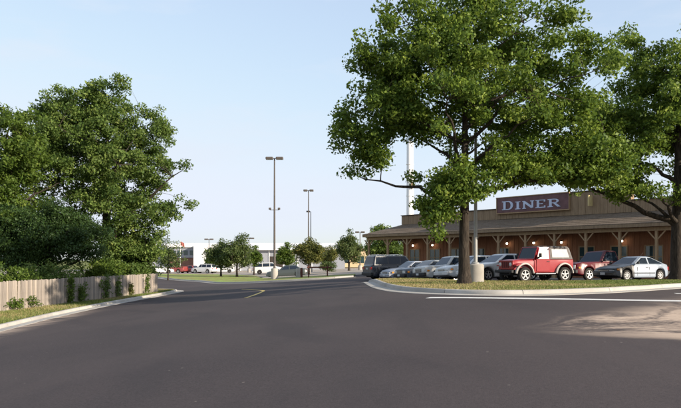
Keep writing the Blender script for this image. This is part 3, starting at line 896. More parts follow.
bm_ = MB(); bm_.box(0.0, UL, 0.12, 0.30, EB - 0.28, EB - 0.02); bm_.box(0.12, 0.30, 0.30, 16, EB - 0.28, EB - 0.02)
bm_.build('porch_beam', M['post_wood'], dn)
# posts with Y braces
pm = MB(); pm.box(-0.085, 0.085, -0.085, 0.085, 0.12, EB - 0.28); pm.box(-0.12, 0.12, -0.12, 0.12, 0.12, 0.3)
pm = pm.mesh('porch_post', M['post_wood'])
br = MB()
for s in (-1, 1):
    br.hexa([(s*0.06, -0.045, EB - 0.80), (s*0.06, -0.045, EB - 0.93), (s*0.06, 0.045, EB - 0.93), (s*0.06, 0.045, EB - 0.80),
             (s*0.52, -0.045, EB - 0.285), (s*0.62, -0.045, EB - 0.285), (s*0.62, 0.045, EB - 0.285), (s*0.52, 0.045, EB - 0.285)])
br = br.mesh('brace', M['post_wood'])
for uc in rcol:
    o = link('porch_post', pm, dn); o.location = (uc if uc > 0.3 else 0.21, 0.21, 0); link('brace', br, o)
for k in range(1, 6):
    o = link('porch_post', pm, dn); o.location = (0.21, 0.21 + 2.6*k, 0); o.rotation_euler = (0, 0, math.pi/2); link('brace', br, o)
# parapet, low at the open end, raised false front behind the sign
ph = 0.86
MB().box(PD - 0.12, 13.895, PD - 0.12, PD + 0.3, WT + 0.01, WT + ph).build('parapet', M['parapet_wood'], dn)
MB().box(PD - 0.12, PD + 0.3, PD + 0.303, 16.8, WT + 0.01, WT + ph).build('parapet', M['parapet_wood'], dn)
MB().box(25.605, UL, PD - 0.12, PD + 0.3, WT + 0.01, WT + ph).build('parapet', M['parapet_wood'], dn)
MB().box(13.9, 25.6, PD - 0.16, PD + 0.3, WT + 0.01, WT + 1.75).build('false_front', M['parapet_wood'], dn)
cp = MB(); cp.box(PD - 0.18, 13.86, PD - 0.2, PD + 0.36, WT + ph + 0.003, WT + ph + 0.07); cp.box(13.8, 25.7, PD - 0.24, PD + 0.36, WT + 1.753, WT + 1.83); cp.box(25.64, UL, PD - 0.2, PD + 0.36, WT + ph + 0.003, WT + ph + 0.07)
cp.build('coping', M['trim_dark'], dn)
MB().box(PD + 0.25, UL, PD + 0.25, 16.5, WT - 0.3, WT - 0.1).build('flat_roof', M['trim_dark'], dn)
pb = MB().box(-0.02, 0.02, -0.02, 0.005, WT + 0.03, WT + ph - 0.02).mesh('batten', M['parapet_wood'])
fb = MB().box(-0.02, 0.02, -0.02, 0.005, WT + 0.03, WT + 1.7).mesh('batten', M['parapet_wood'])
u = PD + 0.2
while u < UL:
    raised = 13.9 < u < 25.6
    o = link('batten', fb if raised else pb, dn); o.location = (u, PD - (0.16 if raised else 0.12), 0)
    u += 0.6
MB().box(22.55, 22.63, PD - 0.75, PD - 0.17, WT + 0.62, WT + 1.42).build('fin_board', M['cream'], dn)

# roof sign
sg = empty('diner_sign', dn.matrix_basis @ Vector((17.3, PD - 0.30, 5.45)), dn.rotation_euler.z)
tag(sg, 'dark maroon sign reading DINER in pale letters on the false front', 'sign')
MB().cbox(-3.3, 3.45, -0.06, 0.06, 0.0, 1.25, 0.02).build('sign_board', M['sign_board'], sg)
tr_ = MB(); tr_.box(-3.36, 3.51, -0.1, 0.08, -0.09, -0.003); tr_.box(-3.36, 3.51, -0.1, 0.08, 1.253, 1.32); tr_.box(3.453, 3.51, -0.1, 0.08, 0.0, 1.25); tr_.box(-3.36, -3.303, -0.1, 0.08, 0.0, 1.25)
tr_.build('sign_frame', M['post_wood'], sg)
def letter(ch, x, z, w, h):
    s = 0.17*w + 0.05; b = 0.075*h/0.7     # stem, serif/bar thickness
    m = MB(); y0, y1 = -0.11, -0.062
    def rect(x0, x1, z0, z1): m.box(x + x0*w, x + x1*w, y0, y1, z + z0*h, z + z1*h)
    def quad(pts): m.prism([(x + a*w, z + c*h) for a, c in pts], lambda a, c, t: (a, y0 + (y1-y0)*t, c))
    if ch == 'I':
        rect(0.32, 0.68, 0.1, 0.9); rect(0.1, 0.9, 0, 0.098); rect(0.1, 0.9, 0.902, 1)
    if ch == 'D':
        rect(0.12, 0.32, 0.1, 0.9); rect(0, 0.55, 0, 0.098); rect(0, 0.55, 0.902, 1)
        o_, i_ = [], []
        for k in range(9):
            a = -math.pi/2 + math.pi*k/8
            o_.append((0.552 + 0.43*math.cos(a), 0.5 + 0.5*math.sin(a))); i_.append((0.552 + 0.22*math.cos(a), 0.5 + 0.40*math.sin(a)))
        for k in range(8): quad([o_[k], o_[k+1], i_[k+1], i_[k]])
    if ch == 'N':
        rect(0.08, 0.22, 0.1, 0.9); rect(0.78, 0.92, 0.1, 0.9); quad([(0.222, 0.98), (0.222, 0.66), (0.778, 0.02), (0.778, 0.34)]); rect(0, 0.32, 0, 0.098); rect(0.66, 1.0, 0.902, 1); rect(0.0, 0.22, 0.902, 1)
    if ch == 'E':
        rect(0.12, 0.34, 0.1, 0.9); rect(0, 0.92, 0, 0.098); rect(0, 0.9, 0.902, 1); rect(0.342, 0.68, 0.45, 0.55); rect(0.8, 0.92, 0.1, 0.26); rect(0.78, 0.9, 0.74, 0.9)
    if ch == 'R':
        rect(0.12, 0.32, 0.1, 0.9); rect(0, 0.42, 0, 0.098); rect(0, 0.55, 0.902, 1)
        o_, i_ = [], []
        for k in range(7):
            a = -math.pi/2 + math.pi*k/6
            o_.append((0.552 + 0.34*math.cos(a), 0.73 + 0.27*math.sin(a))); i_.append((0.552 + 0.16*math.cos(a), 0.73 + 0.17*math.sin(a)))
        for k in range(6): quad([o_[k], o_[k+1], i_[k+1], i_[k]])
        rect(0.322, 0.55, 0.46, 0.56); quad([(0.45, 0.455), (0.66, 0.455), (1.02, 0.0), (0.78, 0.0)])
    o = m.build('letter', M['sign_letter'], sg)
lx = -2.75
for ch, w in (('D', 1.12), ('I', 0.62), ('N', 1.12), ('E', 0.98), ('R', 1.12)):
    hh = 0.74 if ch == 'D' else 0.64
    letter(ch, lx, 0.22, w, hh)
    lx += w + 0.13

# porch lamps (lit)
def mat_emit(name, col, s):
    t = NT(name); t.base(col); t.b.inputs['Emission Color'].default_value = (*col, 1); t.b.inputs['Emission Strength'].default_value = s
    return t.m
M['bulb'] = mat_emit('lit_bulb', (1.0, 0.86, 0.66), 6.0)
LAMP_AT = ('nearest the open end of the porch', 'second from the open porch end', 'below the first letters of the sign', 'below the middle of the sign', 'below the right end of the sign', 'above the dark red pickup', 'above the silver hatchback')
for i, uc in enumerate((4.2, 6.7, 15.0, 17.6, 20.1, 25.0, 29.2)):
    lp = empty('porch_lamp', dn.matrix_basis @ Vector((uc, PD - 0.35, 2.85)), dn.rotation_euler.z)
    tag(lp, 'lit globe lamp on the diner wall, ' + LAMP_AT[i], 'lamp', 'lit lamps along the diner porch wall')
    MB().tube([(0, 0.345, 0.12), (0, 0.15, 0.26), (0, 0, 0.2)], 0.018, 6).build('arm', M['trim_dark'], lp)
    MB().lathe_z([(0.02, 0.2), (0.13, 0.12), (0.15, 0.09)], n=12).build('shade', M['trim_dark'], lp)
    MB().lathe_z([(0.03, -0.07), (0.075, -0.03), (0.085, 0.02), (0.05, 0.08)], n=12).build('bulb', M['bulb'], lp, 60)

# ------------------------------------------------------------------ vehicles
M['tyre'] = rough_mat('tyre_rubber', (0.022, 0.021, 0.020), 0.85, 0.2)
M['rim_silver'] = rough_mat('alloy_rim', (0.55, 0.55, 0.54), 0.35, 0.08, 4.0, 0.5, 0.7)
M['rim_white'] = rough_mat('white_rim', (0.50, 0.50, 0.49), 0.45, 0.06)
M['rim_dark'] = rough_mat('steel_rim', (0.10, 0.10, 0.10), 0.5, 0.2)
M['glass'] = glass_mat('car_glass', (0.012, 0.018, 0.028), 0.05, 0.28)
M['vinyl'] = glass_mat('clear_vinyl', (0.13, 0.15, 0.165), 0.25, 0.4)
M['black_plastic'] = rough_mat('black_plastic', (0.025, 0.025, 0.026), 0.55, 0.2)
M['under'] = rough_mat('underbody', (0.015, 0.015, 0.015), 0.9, 0.2)
M['chrome'] = rough_mat('chrome', (0.62, 0.62, 0.62), 0.18, 0.05, 3.0, 0.5, 0.9)
M['headlamp'] = glass_mat('headlamp_glass', (0.42, 0.43, 0.42), 0.12, 0.6)
M['tail'] = glass_mat('tail_lamp_glass', (0.30, 0.015, 0.012), 0.15, 0.6)
M['amber'] = glass_mat('amber_glass', (0.55, 0.20, 0.03), 0.15, 0.6)
M['plate'] = rough_mat('number_plate', (0.55, 0.56, 0.55), 0.5, 0.06)

def lerp_prof(prof, x):
    if x <= prof[0][0]: return prof[0][1]
    for (x0, z0), (x1, z1) in zip(prof, prof[1:]):
        if x <= x1:
            t = (x - x0)/(x1 - x0); t = t*t*(3 - 2*t)*0.5 + t*0.5
            return z0 + (z1 - z0)*t
    return prof[-1][1]

_wheel_cache = {}
def wheel(parent, x, y, r, w, rim, spokes, out):
    key = (r, w, rim.name, spokes, out)
    if key not in _wheel_cache:
        ri = r*0.64
        ty = MB().lathe_y([(ri, -w*.5), (r*0.93, -w*.5), (r, -w*.36), (r, w*.36), (r*0.93, w*.5), (ri, w*.5), (ri*0.97, w*.3), (ri*0.97, -w*.3)], n=28).mesh('tyre', M['tyre'], 40)  # end discs in tyre black stand in for shade behind the spokes
        rm = MB()
        s = out
        rg_ = [[(r_*math.cos(2*math.pi*k/28), y_, r_*math.sin(2*math.pi*k/28)) for k in range(28)] for r_, y_ in ((ri*0.99, s*w*.40), (ri*0.99, s*w*.49), (ri*0.88, s*w*.47), (ri*0.84, s*w*.30))]
        rm.loft(rg_, True)
        for k in range(spokes):
            a = 2*math.pi*k/spokes + 0.3
            ca, sa = math.cos(a), math.sin(a)
            def pt(rad, off, y): return (ca*rad - sa*off, y, sa*rad + ca*off)
            ww = 0.30*ri*(5/spokes)**0.6
            rm.hexa([pt(0.05, -ww*.5, s*w*.27), pt(ri*.93, -ww*.38, s*w*.27), pt(ri*.93, ww*.38, s*w*.27), pt(0.05, ww*.5, s*w*.27),
                     pt(0.05, -ww*.5, s*w*.44), pt(ri*.93, -ww*.38, s*w*.47), pt(ri*.93, ww*.38, s*w*.47), pt(0.05, ww*.5, s*w*.44)])
        rm.lathe_y([(ri*.26, s*w*.28), (ri*.26, s*w*.47), (ri*.12, s*w*.52), (0.01, s*w*.52)], n=12)
        _wheel_cache[key] = (ty, rm.mesh('rim', rim, 35))
    ty, rm = _wheel_cache[key]
    t = link('wheel', ty, parent); t.location = (x, y, r)
    link('rim', rm, t)

def place(root, x, y, head, L=2.5, W=1.4, off=0.0):
    c, s = math.cos(head), math.sin(head)
    def h(a, b): return H(x + c*a - s*b, y + s*a + c*b)
    zf, zr = h(L/2, 0), h(-L/2, 0); zl, zt = h(0, W/2), h(0, -W/2)
    root.location = (x, y, (zf + zr + zl + zt)/4 + off)
    root.rotation_euler = (math.atan2(zl - zt, W), -math.atan2(zf - zr, L), head)

def car(label, x, y, head, col, L=4.6, W=1.76, Ht=1.42, wb=2.7, wr=0.31, fo=0.92, name='parked_car', cat='car', belt=0.92, hood=0.84, nose=0.66, deck=0.92, tail=0.80,
        gh=(0.95, 0.28, -1.15, -1.75), pillars=(-0.32,), rim=None, spokes=5, clear=0.2, panels=None, group='cars parked in front of the diner', detail=True, bed=None, rack=False,
        bumper=None, grille=None, roofcol=None, two_tone=None, roofw=0.17, off=0.0, plate_rear=True, antenna=False):
    root = empty(name)
    tag(root, label, cat, group)
    place(root, x, y, head, wb, W*0.8, off)
    rim = rim or M['rim_silver']; bumper = bumper or col
    xf = L/2 - fo; xr = xf - wb
    wx = (xf, xr)
    # body shell
    top = [(-L/2, tail), (-L/2 + 0.10, deck - 0.03), (-L/2 + 0.3, deck), (gh[3], belt if bed is None else belt), (gh[0], belt), (gh[0] + 0.1, belt - 0.02), (L/2 - 0.45, hood), (L/2 - 0.08, nose + 0.08), (L/2, nose)]
    top.sort(key=lambda p: p[0])
    xs_ = sorted(set([-L/2, -L/2 + 0.05, -L/2 + 0.14, L/2 - 0.14, L/2 - 0.05, L/2] + [-L/2 + L*i/72 for i in range(73)] + [c + s_*(wr + 0.075) for c in wx for s_ in (-1, 1)]))
    rings = []
    for xx in xs_:
        zt = lerp_prof(top, xx)
        endd = min(xx + L/2, L/2 - xx)
        w = W/2 * (1 - 0.16*max(0, 1 - endd/0.55)**2) - (0.02 if endd < 0.06 else 0)
        zb = clear + 0.10*max(0, 1 - endd/0.35)
        for c in wx:
            q = (wr + 0.07)**2 - (xx - c)**2
            if q > 0: zb = max(zb, wr + math.sqrt(q))
        zb = min(zb, zt - 0.12)
        hh = zt - zb
        half = [(w - 0.05, zb), (w - 0.005, zb + min(0.05, .2*hh)), (w, zb + 0.45*hh), (w - 0.012, zb + 0.52*hh), (w - 0.03, zt - min(0.10, .25*hh)), (w - 0.075, zt - 0.025), (w*0.78, zt), (w*0.4, zt + 0.022), (0, zt + 0.03)]
        ring = [(xx, a, b) for a, b in half] + [(xx, -a, b) for a, b in reversed(half[:-1])]
        rings.append(ring)
    if two_tone is None:
        MB().loft(rings, True, True, True).build('body', col, root, 32)
    else:
        split, fcol = two_tone
        kf = [i for i, xx in enumerate(xs_) if xx >= split]
        MB().loft(rings[:kf[0] + 1], True, True, False).build('body', col, root, 32)
        MB().loft(rings[kf[0]:], True, False, True).build('front_panels', fcol, root, 32)
    ub = MB().box(-L/2 + 0.25, L/2 - 0.25, -W/2 + 0.27, W/2 - 0.27, clear - 0.02, min(belt, hood) - 0.12)
    ub.build('underbody', M['under'], root)
    # greenhouse
    wbelt = W/2 - 0.065; wt = wbelt - roofw
    x0, x1, x2, x3 = gh                     # windscreen base/top, rear top/base
    zb, zr_ = belt - 0.02, Ht
    def hull(zf):                           # ring at fraction zf of the cabin height
        xa = x0 + (x1 - x0)*zf; xb = x3 + (x2 - x3)*zf; ww = wbelt + (wt - wbelt)*zf
        z = zb + (zr_ - 0.05 - zb)*zf
        return xa, xb, ww, z
    rg = []
    for zf in (0, 0.5, 1.0):
        xa, xb, ww, z = hull(zf)
        rg.append([(xa, ww - 0.08, z), (xa - 0.10, ww, z), (xb + 0.10, ww, z), (xb, ww - 0.08, z), (xb, -ww + 0.08, z), (xb + 0.10, -ww, z), (xa - 0.10, -ww, z), (xa, -ww + 0.08, z)])
    xa, xb, ww, z = hull(1.0)
    i1 = 0.12
    rg.append([(xa - i1, ww - 0.2, Ht - 0.012), (xa - 0.2, ww - 0.12, Ht - 0.012), (xb + 0.2, ww - 0.12, Ht - 0.012), (xb + i1, ww - 0.2, Ht - 0.012), (xb + i1, -ww + 0.2, Ht - 0.012), (xb + 0.2, -ww + 0.12, Ht - 0.012), (xa - 0.2, -ww + 0.12, Ht - 0.012), (xa - i1, -ww + 0.2, Ht - 0.012)])
    MB().loft(rg, True, False, True).build('cabin', roofcol or col, root, 30)
    def panel(nm, a, b, c, d, out, mat=None, th=0.006):
        # four corners on the hull, pushed out along 'out'
        o_ = Vector(out)*th; i_ = Vector(out)*-0.01
        P_ = [Vector(q) for q in (a, b, c, d)]
        m = MB().hexa([q + i_ for q in P_] + [q + o_ for q in P_])
        return m.build(nm, mat or M['glass'], root)
    f0, f1 = 0.10, 0.93
    a0, _, w0, z0 = hull(f0); a1, _, w1, z1 = hull(f1)
    nv = Vector((zr_ - zb, 0, x0 - x1)).normalized()
    panel('windscreen', (a0, -w0 + 0.11, z0), (a0, w0 - 0.11, z0), (a1, w1 - 0.11, z1), (a1, -w1 + 0.11, z1), nv)
    _, b0, w0, z0 = hull(f0 + 0.06); _, b1, w1, z1 = hull(f1)
    nv = Vector((-(zr_ - zb), 0, x2 - x3)).normalized()
    panel('rear_window', (b0, w0 - 0.13, z0), (b0, -w0 + 0.13, z0), (b1, -w1 + 0.13, z1), (b1, w1 - 0.13, z1), nv)
    for s in (1, -1):
        ny = Vector((0, s*(zr_ - zb), wbelt - wt)).normalized()
        xa0, xb0, w0, z0 = hull(f0); xa1, xb1, w1, z1 = hull(f1 - 0.03)
        cuts = [None] + list(pillars) + [None]
        for k in range(len(cuts) - 1):
            fl = xa0 - 0.17 if k == 0 else cuts[k] - 0.045
            fu = xa1 - 0.15 if k == 0 else cuts[k] - 0.045
            rl = xb0 + 0.17 if k == len(cuts) - 2 else cuts[k+1] + 0.045
            ru = xb1 + 0.15 if k == len(cuts) - 2 else cuts[k+1] + 0.045
            if fu < ru + 0.02: fu = ru + 0.02
            panel('side_window', (fl, s*w0, z0), (rl, s*w0, z0), (ru, s*w1, z1), (fu, s*w1, z1), ny)
        if detail:
            mr = MB().cbox(x0 - 0.28, x0 - 0.18, s*(W/2 + 0.10) - 0.07, s*(W/2 + 0.10) + 0.07, belt + 0.01, belt + 0.14, 0.02)
            mr.box(x0 - 0.25, x0 - 0.21, s*W/2 - 0.06 - 0.001*s, s*(W/2 + 0.06), belt + 0.01, belt + 0.05)
            mr.build('mirror', M['black_plastic'], root)
            MB().box(-0.12 + (pillars[0] if pillars else 0) + 0.2, 0.06 + (pillars[0] if pillars else 0) + 0.2, s*(W/2 - 0.018), s*(W/2 + 0.012), belt - 0.17, belt - 0.135).build('door_handle', M['black_plastic'], root)
            # door seams
            for xx in [x0 - 0.30] + [p_ for p_ in pillars] + ([x3 + 0.35] if len(pillars) > 1 else []):
                MB().box(xx - 0.006, xx + 0.006, s*(W/2 - 0.03), s*(W/2 + 0.002), clear + 0.1, belt - 0.14).build('door_seam', M['under'], root)
            MB().box(xr + wr + 0.12, xf - wr - 0.12, s*(W/2 - 0.01), s*(W/2 + 0.012), clear + 0.22, clear + 0.265).build('rub_strip', M['black_plastic'], root)
    # ends
    hw = W/2*0.84
    MB().cbox(L/2 - 0.16, L/2 + 0.07, -W/2 + 0.09, W/2 - 0.09, clear + 0.10, clear + 0.31, 0.035).build('front_bumper', bumper, root, 30)
    MB().cbox(-L/2 - 0.07, -L/2 + 0.16, -W/2 + 0.09, W/2 - 0.09, clear + 0.13, clear + 0.34, 0.035).build('rear_bumper', bumper, root, 30)
    gz0, gz1 = clear + 0.33, nose - 0.035
    MB().box(L/2 - 0.04, L/2 + 0.012, -hw*0.50, hw*0.50, gz0, gz1).build('grille', grille or M['black_plastic'], root)
    if detail:
        gb = MB()
        for k in range(3):
            zz = gz0 + (gz1 - gz0)*(k + 0.6)/3.4
            gb.box(L/2 + 0.012, L/2 + 0.022, -hw*0.48, hw*0.48, zz, zz + 0.012)
        gb.build('grille_bar', M['chrome'], root)
        MB().box(L/2 + 0.07, L/2 + 0.08, -0.16, 0.16, clear + 0.15, clear + 0.27).build('number_plate', M['plate'], root)
        if plate_rear: MB().box(-L/2 - 0.012, -L/2 + 0.01, -0.16, 0.16, tail - 0.22, tail - 0.10).build('number_plate', M['plate'], root)
    for s in (1, -1):
        MB().cbox(L/2 - 0.10, L/2 + 0.014, min(s*hw*0.54, s*hw*0.97), max(s*hw*0.54, s*hw*0.97), gz0 + 0.02, gz1, 0.012).build('headlight', M['headlamp'], root)
        MB().box(-L/2 - 0.014, -L/2 + 0.06, min(s*hw*0.62, s*hw*0.98), max(s*hw*0.62, s*hw*0.98), tail - 0.22, tail - 0.04).build('tail_light', M['tail'], root)
        if detail: MB().box(L/2 - 0.30, L/2 - 0.16, s*(W/2 - 0.085), s*(W/2 - 0.03), gz0 + 0.05, gz0 + 0.14).build('indicator', M['amber'], root)
        for c in wx:
            wheel(root, c, s*(W/2 - 0.115), wr, 0.20, rim, spokes, s)
    if rack:
        rk = MB()
        for s in (1, -1):
            rk.box(x2 + 0.15, x1 - 0.25, s*(wt - 0.10) - 0.018, s*(wt - 0.10) + 0.018, Ht + 0.03, Ht + 0.06)
            for q in (x2 + 0.2, x1 - 0.35): rk.box(q, q + 0.06, s*(wt - 0.10) - 0.015, s*(wt - 0.10) + 0.015, Ht - 0.03, Ht + 0.03)
        for q in (x2 + 0.4, x1 - 0.6): rk.box(q, q + 0.03, -wt + 0.1, wt - 0.1, Ht + 0.06, Ht + 0.08)
        rk.build('roof_rack', M['chrome'], root)
    if bed:
        b0, b1, bz = bed
        bd = MB()
        for s in (1, -1): bd.box(b0, b1, s*(W/2 - 0.075) - 0.045, s*(W/2 - 0.075) + 0.045, belt - 0.05, bz)
        bd.box(b0 - 0.001, b0 + 0.07, -W/2 + 0.121, W/2 - 0.121, belt - 0.05, bz - 0.003)
        bd.build('bed_side', col, root)
        MB().box(b0 + 0.08, b1, -W/2 + 0.13, W/2 - 0.13, belt + 0.03, belt + 0.04).build('bed_floor', M['under'], root)
    if antenna:
        MB().tube([(x0 - 0.1, W/2 - 0.1, belt - 0.03), (x0 - 0.80, W/2 - 0.12, belt + 0.60)], 0.004, 5).build('antenna', M['black_plastic'], root)
    return root

HD = math.atan2(-0.37, -0.93)
P_silver = paint('silver_paint', (0.27, 0.29, 0.33), 0.3, 0.3)
P_white = paint('white_paint', (0.62, 0.62, 0.61), 0.3)
P_cream = paint('cream_white_paint', (0.47, 0.46, 0.43), 0.32)
P_navy = paint('dark_navy_paint', (0.010, 0.012, 0.020), 0.25, 0.0, 0.05)
P_lgrey_shade = paint('light_grey_shade_paint', (0.06, 0.07, 0.085), 0.3, 0.2)  # front of the light grey sedan, its shade put into the colour
P_red = paint('red_paint', (0.29, 0.006, 0.012), 0.3, 0.0, 0.08)
P_maroon = paint('dark_red_paint', (0.105, 0.004, 0.010), 0.28, 0.0, 0.05)
P_pblue = paint('pale_blue_silver_paint', (0.32, 0.37, 0.44), 0.32, 0.15, 0.3)
P_black = paint('faded_black_paint', (0.016, 0.016, 0.017), 0.4, 0.0, 0.2)
P_lgrey = paint('light_grey_paint', (0.20, 0.22, 0.23), 0.32, 0.2)
P_farred = paint('far_red_paint', (0.24, 0.045, 0.04), 0.4)

# row facing the road, from the far end to the near end
car('dark navy sport utility wagon with roof rack parked with its back to the drive', 4.15, 50.6, HD + math.pi, P_navy, L=4.75, W=1.9, Ht=1.80, wb=2.85, wr=0.36, fo=0.88, belt=1.12, hood=1.02, nose=0.84, deck=1.12, tail=1.02,
    gh=(0.95, 0.45, -2.12, -2.28), pillars=(-0.05, -1.05), rack=True, clear=0.25, bumper=M['black_plastic'], name='parked_suv', cat='suv', roofw=0.14)
car('small silver sedan parked between the navy wagon and the light grey sedan', 5.1, 47.6, HD, P_silver, L=4.4, W=1.7, Ht=1.40, wb=2.6, fo=0.88)
car('light grey sedan with its shaded front painted dark beside the cream wagon', 6.0, 44.8, HD, P_lgrey, L=4.7, W=1.78, Ht=1.42, wb=2.75, grille=M['black_plastic'], bumper=M['black_plastic'], hood=0.88, nose=0.74, belt=0.95, deck=0.96, tail=0.85, two_tone=(1.15, P_lgrey_shade))  # darker front panels and black bumpers imitate shade on its nose
car('cream white boxy station wagon partly hidden by the oak trunk', 6.85, 42.0, HD, P_cream, L=4.6, W=1.78, Ht=1.55, wb=2.65, belt=0.98, hood=0.93, nose=0.76, deck=0.98, tail=0.92, gh=(0.80, 0.30, -1.95, -2.2), pillars=(-0.25, -1.15), wr=0.33, bumper=M['black_plastic'])  # black bumpers darken the front in place of shade
car('white car mostly hidden behind the oak trunk and lamp base', 7.8, 39.4, HD, P_white, L=4.5, W=1.72, Ht=1.46, wb=2.6)
car('white four door sedan parked beside the red soft top off roader', 8.75, 36.9, HD, P_white, L=4.7, W=1.78, Ht=1.45, wb=2.75, belt=0.95, hood=0.86, nose=0.68, gh=(0.98, 0.22, -1.05, -1.7), wr=0.32)
car('small pale blue silver hatchback with faded black front panels', 15.35, 35.9, HD + 0.02, P_pblue, L=3.78, W=1.66, Ht=1.29, wb=2.30, fo=0.78, belt=0.86, hood=0.74, nose=0.58, deck=0.90, tail=0.78, wr=0.29,
    gh=(0.72, 0.02, -0.75, -1.72), pillars=(-0.42,), clear=0.17, two_tone=(0.60, P_black), rim=M['rim_white'], bumper=P_black, spokes=8, roofw=0.19, antenna=True, name='parked_hatchback', cat='hatchback')
car('dark red pickup truck behind the hatchback under the oak branches', 15.8, 41.6, HD + 0.05, P_maroon, L=5.3, W=1.98, Ht=1.86, wb=3.3, fo=0.95, belt=1.16, hood=1.10, nose=0.95, deck=1.14, tail=1.10, wr=0.38, clear=0.34,
    gh=(0.80, 0.25, -0.70, -0.85), pillars=(), bed=(-2.6, -0.9, 1.32), bumper=M['black_plastic'], name='pickup_truck', cat='pickup')

# red open off roader with soft top
def offroader(x, y, head):
    root = empty('soft_top_offroader')
    tag(root, 'bright red soft top off roader with white alloy wheels parked beside the white sedan', 'off roader', 'cars parked in front of the diner')
    place(root, x, y, head, 2.37, 1.45)
    W = 1.44; hw = W/2
    flare = rough_mat('grey_flare_plastic', (0.40, 0.37, 0.35), 0.6, 0.12)
    soft = rough_mat('soft_top_fabric', (0.15, 0.135, 0.13), 0.85, 0.2)
    wr = 0.37; xf, xr = 1.22, -1.15
    # tub with wheel openings
    def arch_profile(x0, x1, ztop_f, zb):
        pts = []
        for i in range(41):
            xx = x0 + (x1 - x0)*i/40
            z = zb
            for c in (xf, xr):
                q = 0.50**2 - (xx - c)**2
                if q > 0: z = max(z, min(0.36 + math.sqrt(q)*0.98, 0.82))
            pts.append((xx, z, ztop_f(xx)))
        return pts
    rg = []
    for xx, z0, z1 in arch_profile(-1.72, 0.62, lambda q: 1.12, 0.48):
        rg.append([(xx, -hw, z0), (xx, -hw - 0.012, (z0+z1)/2), (xx, -hw, z1 - 0.04), (xx, -hw + 0.05, z1), (xx, hw - 0.05, z1), (xx, hw, z1 - 0.04), (xx, hw + 0.012, (z0+z1)/2), (xx, hw, z0)])
    MB().loft(rg, True, True, True).build('tub', P_red, root, 35)
    hg = []
    for t in [i/8 for i in range(9)]:
        xx = 0.621 + t*1.10; w = hw - 0.02 - 0.17*t; zt = 1.13 - 0.03*t - (0.05 if t == 1 else 0)
        hg.append([(xx, -w, 0.62), (xx, -w, zt - 0.10), (xx, -w + 0.05, zt - 0.02), (xx, 0, zt + 0.015), (xx, w - 0.05, zt - 0.02), (xx, w, zt - 0.10), (xx, w, 0.62)])
    MB().loft(hg, True, True, True).build('hood', P_red, root, 35)
    wG = hw - 0.19
    gr = MB().cbox(1.722, 1.79, -wG - 0.04, wG + 0.04, 0.62, 1.07, 0.02).build('grille', P_red, root)
    for k in range(7):
        yy = (k - 3)*0.085
        MB().cbox(1.775, 1.796, yy - 0.026, yy + 0.026, 0.70, 1.0, 0.008).build('slot', M['under'], gr)
    for s in (1, -1):
        hl = MB()
        rg = []
        for r_, xx in ((0.095, 1.77), (0.095, 1.805), (0.05, 1.825), (0.005, 1.83)):
            rg.append([(xx, s*0.415 + r_*math.cos(a*math.pi/8), 0.87 + r_*math.sin(a*math.pi/8)) for a in range(16)])
        hl.loft(rg, True, True, True).build('headlight', M['headlamp'], root, 50)
        # fender + flares
        ff = MB()
        pr_ = [(0.70, 0.60), (0.76, 0.76), (0.92, 0.885), (1.15, 0.925), (1.55, 0.905), (1.74, 0.84)]
        rr_ = []
        for xx, zz in pr_:
            y0, y1 = s*(hw - 0.18), s*(hw + 0.10)
            rr_.append([(xx, y0, zz - 0.035), (xx, y1, zz - 0.06), (xx, y1, zz), (xx, y0, zz + 0.025)])
        ff.loft(rr_, True, True, True).build('fender', P_red, root, 40)
        for c, ra in ((xf, 0.475), (xr, 0.475)):
            fl = MB(); rr_ = []
            for i in range(13):
                a = math.pi*(0.04 + 0.92*i/12)
                cx, cz = c + math.cos(a)*ra, 0.37 + math.sin(a)*ra*1.08
                ox, oz = c + math.cos(a)*(ra + 0.07), 0.37 + math.sin(a)*(ra + 0.07)*1.08
                y0, y1 = s*(hw - 0.02), s*(hw + 0.125)
                rr_.append([(cx, y0, cz), (cx, y1, cz), (ox, y1 - s*0.03, oz), (ox, y0, oz)])
            fl.loft(rr_, True, True, True).build('fender_flare', flare, root, 40)
        # door
        d = MB().cbox(-0.30, 0.52, min(s*(hw + 0.008), s*(hw + 0.032)), max(s*(hw + 0.008), s*(hw + 0.032)), 0.54, 1.13, 0.010).build('door', P_red, root)
        MB().box(-0.24, -0.10, min(s*(hw + 0.033), s*(hw + 0.06)), max(s*(hw + 0.033), s*(hw + 0.06)), 1.0, 1.03).build('handle', M['black_plastic'], d)
        fr = MB(); yw = lambda z: s*(hw + 0.005 - 0.09*(z - 1.13)/0.6)
        for (xa, za, xb, zb) in ((0.50, 1.13, 0.30, 1.68), (0.30, 1.68, -0.29, 1.70), (-0.29, 1.70, -0.29, 1.13)):
            fr.tube([(xa, yw(za), za), (xb, yw(zb), zb)], 0.026, 6)
        fr.build('window_frame', P_red, root)
        MB().hexa([(0.49, yw(1.14) - 0.006, 1.14), (-0.28, yw(1.14) - 0.006, 1.14), (-0.28, yw(1.14) + 0.006, 1.14), (0.49, yw(1.14) + 0.006, 1.14), (0.30, yw(1.67) - 0.006, 1.67), (-0.28, yw(1.68) - 0.006, 1.68), (-0.28, yw(1.68) + 0.006, 1.68), (0.30, yw(1.67) + 0.006, 1.67)]).build('side_window', M['vinyl'], root)
        # soft top side with clear window
        q0, q1 = s*(hw - 0.02), s*(hw - 0.095)
        MB().hexa([(-0.325, q0 - 0.008, 1.12), (-1.70, q0 - 0.008, 1.12), (-1.70, q0 + 0.008, 1.12), (-0.325, q0 + 0.008, 1.12), (-0.325, q1 - 0.008, 1.70), (-1.50, q1 - 0.008, 1.69), (-1.50, q1 + 0.008, 1.69), (-0.325, q1 + 0.008, 1.70)]).build('soft_top_side', soft, root)
        e = s*0.014
